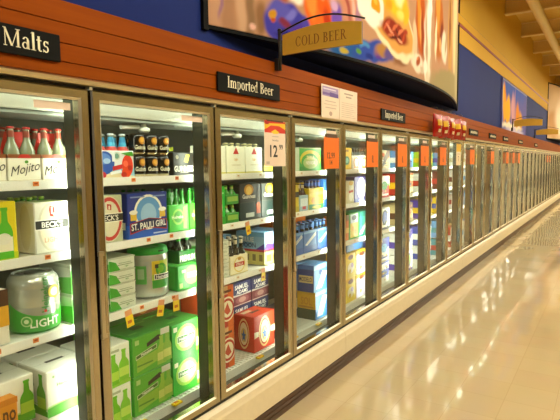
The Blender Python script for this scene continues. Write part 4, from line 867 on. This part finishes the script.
# red snack bags hung in a row
def bag_mesh():
    bm = bmesh.new(); nx, nz = 10, 12; W, H, T = .20, .255, .07
    vs = {}
    for s in (1, -1):
        for i in range(nx+1):
            for j in range(nz+1):
                u_, v_ = i/nx, j/nz
                t = T*(math.sin(math.pi*u_)**.6)*(max(0, math.sin(math.pi*min(1, max(0, (v_-.06)/.88))))**.55)
                t += .004*math.sin(9*u_+7*v_)*math.sin(math.pi*u_)
                pinch = 1-.05*math.sin(math.pi*v_)
                vs[s, i, j] = bm.verts.new((s*t*.5, (u_-.5)*W*pinch, v_*H))
    for s in (1, -1):
        for i in range(nx):
            for j in range(nz):
                q = [vs[s, i, j], vs[s, i+1, j], vs[s, i+1, j+1], vs[s, i, j+1]]
                bm.faces.new(q if s > 0 else q[::-1])
    bmesh.ops.remove_doubles(bm, verts=bm.verts, dist=.0004); bmesh.ops.recalc_face_normals(bm, faces=bm.faces)
    mb = MB(); mb.add_bm(bm, '#9c0f0a,0.25', True)
    def P(u_, v_):
        t = T*(math.sin(math.pi*u_)**.6)*(max(0, math.sin(math.pi*min(1, max(0, (v_-.06)/.88))))**.55)
        return (t*.5+.006, (u_-.5)*W*(1-.05*math.sin(math.pi*v_)), v_*H)
    def grid(u0, u1, v0, v1, mt, n=6):
        for i in range(n):
            for j in range(n):
                q = [(u0+(u1-u0)*a/n, v0+(v1-v0)*b/n) for a, b in ((i, j), (i+1, j), (i+1, j+1), (i, j+1))]
                mb.face([P(*c) for c in q], mt, True)
    grid(.26, .76, .50, .76, '#d8a424,0.3'); grid(.36, .64, .2, .34, '#d8b88a,0.3'); 
    return mb.mesh('snack_bag')
BM = bag_mesh()
def strip(o):
    m = MB(); m.tube([(0, 0, .315), (-.02, 0, .335), (-.09, 0, .34)], .003, '#9a9a92,0.3,1', 6); m.build('hook', o)
BL = ['leftmost', 'second from the left', 'middle', 'second from the right', 'rightmost']
for i, y in enumerate((5.84, 6.13, 6.42, 6.70, 6.98)):
    b = link('snack_bag', BM, None, (.105, y, 1.93)); b.rotation_euler = (R((-2, 3, -3, 4, -2)[i]), 0, R((-14, -22, -10, -26, -16)[i]))
    tag(b, f'red snack bag with yellow label, {BL[i]} of the five above the doors', 'snack bag', 'red snack bags hung above the doors'); strip(b)

# hanging wooden aisle signs on brackets
def blade_sign(label, y, z, txt, L=.52):
    t = thing('hanging_sign', label, 'hanging sign', (.03, y, z), 0)
    mb = MB(); mb.tube([(.02, 0, -.20), (.02, 0, .035)], .011, '#1c160f,0.5', 8); mb.lathe([(.014, .035), (.011, .045), (.003, .05)], '#1c160f,0.5', 8, (.02, 0, 0)); mb.box(-.006, .02, -.02, .02, -.2, -.13, '#1c160f,0.5'); mb.build('post', t)
    mb = MB(); mb.tube([(.02+.56*i/14, 0, .02+.062*math.sin(math.pi*i/14)) for i in range(15)], .0055, '#1c160f,0.5', 6); mb.build('arch_rod', t)
    mb = MB(); n = 16
    top = [(.045+L*i/n, .005+.028*math.sin(math.pi*i/n)) for i in range(n+1)]
    bot = [(.045+L*i/n, -.115+.004*math.sin(math.pi*i/n)) for i in range(n+1)]
    for i in range(n):
        q = [bot[i], bot[i+1], top[i+1], top[i]]
        mb.face([(a, -.009, b) for a, b in q], '#d8a838'); mb.face([(a, .009, b) for a, b in reversed(q)], '#d8a838')
        mb.face([(top[i][0], -.009, top[i][1]), (top[i+1][0], -.009, top[i+1][1]), (top[i+1][0], .009, top[i+1][1]), (top[i][0], .009, top[i][1])], '#7a5218')
        mb.face([(bot[i][0], -.009, bot[i][1]), (bot[i][0], .009, bot[i][1]), (bot[i+1][0], .009, bot[i+1][1]), (bot[i+1][0], -.009, bot[i+1][1])], '#7a5218')
    for i in (0, n): mb.face([(top[i][0], -.009, top[i][1]), (top[i][0], .009, top[i][1]), (bot[i][0], .009, bot[i][1]), (bot[i][0], -.009, bot[i][1])], '#7a5218')
    mb.build('board', t)
    if txt:
        m2 = MB(); ps, tw = serif_text(txt, .06); hh = .056
        for p in ps: m2.face([(.045+L/2+(a-tw/2)*hh*.86, -.0098, -.048+(b-.5)*hh) for a, b in p], '#8a5622')
        m2.build('lettering', t)
    return t
blade_sign('tan arched wooden sign reading COLD BEER on a black bracket', 2.664, 2.415, 'COLD BEER')
blade_sign('tan arched sign on a bracket in front of the far skyline picture', 11.4, 2.465, '')
blade_sign('tan arched sign on a bracket before the farthest mural', 15.0, 2.445, '')

# ------------------------------------------------------------------ murals
import numpy as np
from mathutils import noise as mnoise
PICS = {}
def picture(name, base, blobs, wob=.02, freq=9):
    """a printed picture: soft ellipses (y, z, ry, rz, rotation, colour, edge softness), metres on the panel; stored as a colour per point"""
    m, nt, out = new_mat(name)
    b = nd(nt, 'ShaderNodeBsdfPrincipled'); b.inputs['Roughness'].default_value = .75; b.inputs['Specular IOR Level'].default_value = .1
    at = nd(nt, 'ShaderNodeAttribute', attribute_name='print'); nt.links.new(at.outputs['Color'], b.inputs['Base Color']); nt.links.new(b.outputs[0], out.inputs[0])
    MATS[name] = m; PICS[name] = (base, blobs, wob, freq)
def print_on(me, name):
    base, blobs, wob, freq = PICS[name]
    n = len(me.vertices); co = np.empty(n*3); me.vertices.foreach_get('co', co); co = co.reshape(-1, 3)
    Y, Z = co[:, 1].copy(), co[:, 2].copy()
    d = np.array([mnoise.noise_vector((y*freq, z*freq, 3.1))[:2] for y, z in zip(Y, Z)])
    Y += d[:, 0]*wob; Z += d[:, 1]*wob
    col = np.tile(np.array(lin(base)), (n, 1))
    for cy_, cz, ry, rz, rot, c, soft in blobs:
        cr, sr = math.cos(R(rot)), math.sin(R(rot))
        u_ = ((Y-cy_)*cr+(Z-cz)*sr)/ry; v_ = (-(Y-cy_)*sr+(Z-cz)*cr)/rz
        t = np.clip((1+soft-np.sqrt(u_*u_+v_*v_))/(2*soft), 0, 1); t = (t*t*(3-2*t))[:, None]
        col = col*(1-t)+np.array(lin(c))*t
    at = me.attributes.new('print', 'FLOAT_COLOR', 'POINT')
    at.data.foreach_set('color', np.concatenate([col, np.ones((n, 1))], 1).astype(np.float32).ravel())
def bulge_mural(label, y0, y1, z0, z1, bulge, mat, frame='#060606,0.6,0,0.1'):
    t = thing('wall_mural', label, 'mural', (0, 0, 0), 0)
    ym, hw = (y0+y1)/2, (y1-y0)/2
    X = lambda y: -.15+bulge*(1-((y-ym)/hw)**2)
    n = 48; ys = [y0+(y1-y0)*i/n for i in range(n+1)]
    def shell(a, b, off0, off1, mt):
        mb = MB()
        for p, q in zip(ys, ys[1:]):
            P0, P1, Q0, Q1 = X(p)+off0, X(p)+off1, X(q)+off0, X(q)+off1
            mb.face([(P1, p, a), (Q1, q, a), (Q1, q, b), (P1, p, b)], mt, True)
            mb.face([(P0, p, b), (Q0, q, b), (Q0, q, a), (P0, p, a)], mt, True)
            mb.face([(P0, p, a), (Q0, q, a), (Q1, q, a), (P1, p, a)], mt)
            mb.face([(P1, p, b), (Q1, q, b), (Q0, q, b), (P0, p, b)], mt)
        for y in (ys[0], ys[-1]): mb.face([(X(y)+off0, y, a), (X(y)+off1, y, a), (X(y)+off1, y, b), (X(y)+off0, y, b)], mt)
        return mb
    ny = int((y1-y0)/.011); zz = [z0]
    while zz[-1] < z1-.001: zz.append(min(z1, zz[-1]+(.010 if zz[-1] < 3.1 else .03)))
    yy = [y0+(y1-y0)*i/ny for i in range(ny+1)]; nz_ = len(zz)
    mb = MB(); mb.v = [(X(y)+.006, y, z) for y in yy for z in zz]+[(X(y)-.004, y, z) for y in (yy) for z in (z0, z1)]
    o_ = len(yy)*nz_
    for i in range(ny):
        for j in range(nz_-1): mb.f.append((i*nz_+j, (i+1)*nz_+j, (i+1)*nz_+j+1, i*nz_+j+1))
        p, q = o_+2*i, o_+2*i+2
        mb.f += [(p, p+1, q+1, q), (i*nz_, p, q, (i+1)*nz_), (i*nz_+nz_-1, (i+1)*nz_+nz_-1, q+1, p+1)]
    mb.m = [mat]*len(mb.f); mb.sm = [True]*len(mb.f)
    po = mb.build('picture_panel', t); print_on(po.data, mat)
    shell(z0-.022, z0, -.03, .010, frame).build('bottom_frame', t)
    shell(z1, z1+.035, -.03, .012, frame).build('top_frame', t)
    mb = MB()
    mb.box(-.15, -.128, y0-.04, y0, z0-.035, z1+.035, frame); mb.build('end_frame', t)
    mb = MB(); mb.box(-.15, -.128, y1, y1+.04, z0-.035, z1+.035, frame); mb.build('end_frame', t)
    # sheet added under the bowed rim, its navy standing for the shaded wall
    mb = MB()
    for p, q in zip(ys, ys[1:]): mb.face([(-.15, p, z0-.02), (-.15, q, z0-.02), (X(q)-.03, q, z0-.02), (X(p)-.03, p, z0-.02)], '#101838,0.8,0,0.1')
    mb.build('underside_shade', t); mb = MB()
    for p, q in zip(ys, ys[1:]): mb.face([(-.15, p, z1+.02), (X(p)-.03, p, z1+.02), (X(q)-.03, q, z1+.02), (-.15, q, z1+.02)], frame)
    mb.build('top_board', t)
    return t
picture('food_picture', '#b88a68', [
    (2.25, 2.8, .07, .6, 8, '#c09476', .5), (2.36, 2.6, .05, .5, 4, '#a87c5e', .5), (2.44, 2.7, .03, .5, 6, '#c8a080', .5), (2.30, 2.56, .012, .09, 4, '#9a7088', .5), (2.52, 2.7, .03, .4, 0, '#8a6a4c', .5), (2.56, 2.80, .10, .10, 0, '#b85a40', .6), (2.60, 2.52, .05, .1, 0, '#8a6444', .4), (2.53, 2.46, .02, .02, 20, '#e0b0a0', .4),
    (2.83, 2.52, .20, .145, 0, '#3d3aa2', .12), (2.76, 2.60, .11, .07, 0, '#5553b4', .3), (2.70, 2.575, .032, .032, 0, '#c0881c', .25), (2.71, 2.54, .02, .015, 0, '#b04a20', .4), (2.80, 2.535, .05, .03, 0, '#7a2a44', .4), (2.86, 2.60, .06, .02, 30, '#6f6cc8', .5), (2.78, 2.47, .06, .02, 10, '#241f70', .5), (2.93, 2.49, .08, .05, 0, '#52288c', .4), (2.99, 2.56, .04, .06, 0, '#4840a8', .4), (2.9, 2.72, .09, .05, 0, '#efe9e0', .3), (2.78, 2.71, .08, .04, 0, '#a04838', .5),
    (3.13, 2.68, .135, .16, 0, '#e05a10', .18), (3.06, 2.72, .04, .13, 8, '#f08a34', .5), (3.2, 2.62, .045, .1, 0, '#b8340f', .5), (3.12, 2.6, .04, .06, 0, '#f06a1c', .5), (3.14, 2.80, .06, .04, 0, '#f0cc98', .4), (3.33, 2.66, .075, .12, 0, '#6f4fb8', .25), (3.36, 2.59, .05, .045, 0, '#2c50b0', .3), (3.30, 2.76, .04, .03, 0, '#c8a0c8', .4),
    (3.5, 2.85, .13, .2, 0, '#c88468', .2), (3.46, 2.8, .025, .14, 20, '#a04e44', .5), (3.54, 2.78, .02, .1, 10, '#e0b0a0', .5), (3.61, 2.8, .04, .24, -5, '#a87c94', .3),
    (3.55, 2.49, .35, .075, 8, '#245a98', .25), (3.85, 2.52, .32, .09, 10, '#2f48a4', .25), (3.42, 2.46, .05, .02, 0, '#b8a02c', .4), (3.62, 2.5, .04, .02, 0, '#5a9430', .4), (3.76, 2.47, .05, .03, 0, '#1f2f80', .4), (3.9, 2.5, .05, .035, 0, '#5c3494', .4), (3.98, 2.53, .03, .03, 0, '#4a70c8', .4), (3.70, 2.55, .06, .02, 10, '#4a86c0', .4),
    (4.2, 2.62, .36, .07, 16, '#b07c3c', .2), (4.4, 2.56, .22, .06, 16, '#8a5c3c', .3), (4.1, 2.53, .1, .04, 0, '#5a4a8c', .5),
    (4.10, 2.85, .58, .27, -22, '#ecdcb4', .04), (4.10, 2.868, .54, .235, -22, '#d89c4c', .06),
    (3.79, 2.86, .21, .16, -12, '#f4eedd', .10), (3.86, 2.875, .066, .052, 0, '#e8960c', .15), (3.875, 2.89, .025, .02, 0, '#f6b83c', .5), (4.2, 3.02, .26, .15, 0, '#f0be1c', .25), (4.28, 3.05, .10, .08, 0, '#fbeeb0', .5), (4.42, 2.93, .09, .08, 0, '#f0b420', .35), (4.08, 2.94, .06, .06, 0, '#e09c18', .5), (4.3, 2.90, .06, .04, 0, '#f6d668', .5),
    (4.22, 2.74, .27, .085, -4, '#8f2c12', .22), (4.05, 2.76, .07, .018, 35, '#c05430', .4), (4.12, 2.73, .08, .015, -30, '#e08a64', .4), (4.2, 2.78, .07, .016, 30, '#d0683c', .4), (4.27, 2.74, .06, .014, -35, '#5a1c0c', .4), (4.33, 2.77, .07, .016, 25, '#d8744a', .4), (4.2, 2.69, .09, .014, 10, '#561a0c', .4), (4.38, 2.72, .06, .016, 35, '#b8441c', .4), (4.30, 2.69, .05, .014, -15, '#e09a70', .4), (4.44, 2.78, .05, .03, 0, '#a0381a', .4), (4.12, 2.70, .04, .012, 20, '#c8683c', .4),
    (4.80, 2.98, .12, .34, 3, '#b8540f', .15), (4.75, 3.1, .04, .3, 3, '#e08a24', .4), (4.86, 2.85, .04, .2, 3, '#8f3a0c', .4), (4.80, 2.9, .02, .15, 3, '#e8a050', .5), (4.66, 2.72, .05, .22, 2, '#d8bc98', .2), (5.02, 2.75, .11, .45, 0, '#ecdcc4', .2), (5.08, 3.1, .07, .3, 0, '#f8f0e0', .3), (4.98, 2.8, .03, .3, 4, '#b89878', .5), (5.14, 2.7, .02, .3, 0, '#c0a484', .5),
    (4.72, 2.56, .15, .085, 0, '#e6d6c0', .2), (4.74, 2.575, .07, .045, 20, '#a04c24', .3), (4.72, 2.60, .03, .015, 20, '#d8804c', .4), (4.95, 2.56, .07, .06, 0, '#efe4d4', .3), (4.85, 2.52, .05, .03, 0, '#c8b498', .4),
    (5.45, 3.05, .20, .34, 0, '#b8641c', .2), (5.4, 3.2, .08, .2, 0, '#dc9434', .4), (5.55, 2.98, .06, .16, -20, '#7a2e14', .4), (5.5, 2.86, .05, .07, 10, '#e0a868', .4), (5.32, 2.9, .04, .2, 0, '#ead8b0', .3), (5.72, 2.88, .16, .16, -15, '#e8dcc8', .2), (5.8, 2.95, .05, .14, -15, '#b89c78', .4), (6.1, 3.1, .18, .5, 0, '#c89450', .3), (6.05, 3.2, .06, .3, 0, '#8a4c24', .4), (6.6, 3.3, .3, .7, 0, '#e6d09c', .4), (6.2, 2.55, 1.1, .15, 5, '#9c8c60', .25), (7.0, 2.8, .4, .6, 0, '#b4a478', .4),
], .03, 9)
bulge_mural('large bowed photo mural of breakfast food and flowers high on the blue wall', 2.215, 7.66, 2.422, 4.30, .38, 'food_picture')
picture('skyline_picture', '#6a64a8', [
    (12.0, 3.3, 2.4, .3, 0, '#4a62b8', .5), (11.45, 2.85, .13, .42, 0, '#f09a1c', .2), (11.5, 2.75, .26, .2, 0, '#f4b02a', .2), (11.9, 2.75, .32, .28, 0, '#f8b41c', .25), (12.5, 2.8, .22, .36, 0, '#d8a0a8', .3), (12.75, 2.75, .12, .5, 0, '#c890a0', .3), (13.2, 2.65, .28, .3, 0, '#f0981c', .3), (13.7, 2.6, .3, .22, 0, '#eaa42a', .3), (12.5, 2.42, 1.4, .08, 0, '#f4ead0', .3), (12.9, 2.32, 1.2, .07, 0, '#d8cce0', .4), (11.3, 3.05, .1, .2, 0, '#f4b43a', .3)], .10, 2.5)
def flat_picture(label, y0, y1, z0, z1, mat):
    t = thing('wall_picture', label, 'wall picture')
    mb = MB(); ny, nz_ = 80, 40
    mb.v = [(-.125, y0+(y1-y0)*i/ny, z0+(z1-z0)*j/nz_) for i in range(ny+1) for j in range(nz_+1)]
    for i in range(ny):
        for j in range(nz_): k = i*(nz_+1)+j; mb.f.append((k, k+nz_+1, k+nz_+2, k+1))
    n = len(mb.v); mb.v += [(-.149, a, b) for a in (y0, y1) for b in (z0, z1)]; e0, e1, e2, e3 = 0, nz_, ny*(nz_+1), ny*(nz_+1)+nz_
    mb.f += [(n, n+1, n+3, n+2), (e0, n, n+2, e2), (e1, e3, n+3, n+1), (e0, e1, n+1, n), (e2, n+2, n+3, e3)]
    mb.m = [mat]*len(mb.f); mb.sm = [False]*len(mb.f)
    po = mb.build('panel', t); print_on(po.data, mat)
    mb = MB()
    for a, b, c, d in ((y0-.03, y1+.03, z0-.03, z0), (y0-.03, y1+.03, z1, z1+.03), (y0-.03, y0, z0, z1), (y1, y1+.03, z0, z1)): mb.box(-.15, -.118, a, b, c, d, '#5a5490')
    mb.build('frame', t); return t
flat_picture('purple and orange skyline picture far along the blue wall', 11.2, 14.6, 2.28, 3.30, 'skyline_picture')
picture('far_picture', '#d8b890', [(20.5, 2.9, .6, .5, 0, '#c89a6a', .4), (21.5, 3.2, .8, .6, 0, '#f0dcc0', .4), (22.5, 2.7, .8, .4, 0, '#b8845a', .4), (24, 3.2, 1, .6, 0, '#e8cba0', .4)], .12, 2)
bulge_mural('pale bowed mural with a black end frame at the right edge, far along the wall', 19.9, 25.4, 2.435, 4.3, .38, 'far_picture')
# ------------------------------------------------------------------ camera, world, view
f, yaw, pit, roll = 506.55, .578665, .0899492, -.0117587
fw = Vector((-math.sin(yaw)*math.cos(pit), math.cos(yaw)*math.cos(pit), -math.sin(pit)))
r = Vector((math.cos(yaw), math.sin(yaw), 0)); u = r.cross(fw)
c_, s_ = math.cos(roll), math.sin(roll)
r2 = c_*r+s_*u; u2 = -s_*r+c_*u
cam = bpy.data.cameras.new('camera'); co = bpy.data.objects.new('camera', cam); C.objects.link(co)
cam.sensor_width = 36; cam.lens = f/560*36; cam.clip_start = .05; cam.clip_end = 120
co.matrix_world = Matrix(((r2.x, u2.x, -fw.x, 1.778), (r2.y, u2.y, -fw.y, 0), (r2.z, u2.z, -fw.z, 1.64), (0, 0, 0, 1)))
S.camera = co
w = bpy.data.worlds.new('world'); S.world = w; w.use_nodes = True
bg = w.node_tree.nodes['Background']; bg.inputs[0].default_value = (1.0, .90, .72, 1); bg.inputs[1].default_value = .2
vs = S.view_settings; vs.view_transform = 'Standard'; vs.look = 'None'; vs.exposure = 0; vs.gamma = 1; vs.use_curve_mapping = False
cy = S.cycles
cy.max_bounces = 8; cy.diffuse_bounces = 4; cy.glossy_bounces = 5; cy.transparent_max_bounces = 24
cy.caustics_reflective = False; cy.caustics_refractive = False; cy.sample_clamp_indirect = 5; cy.use_denoising = True
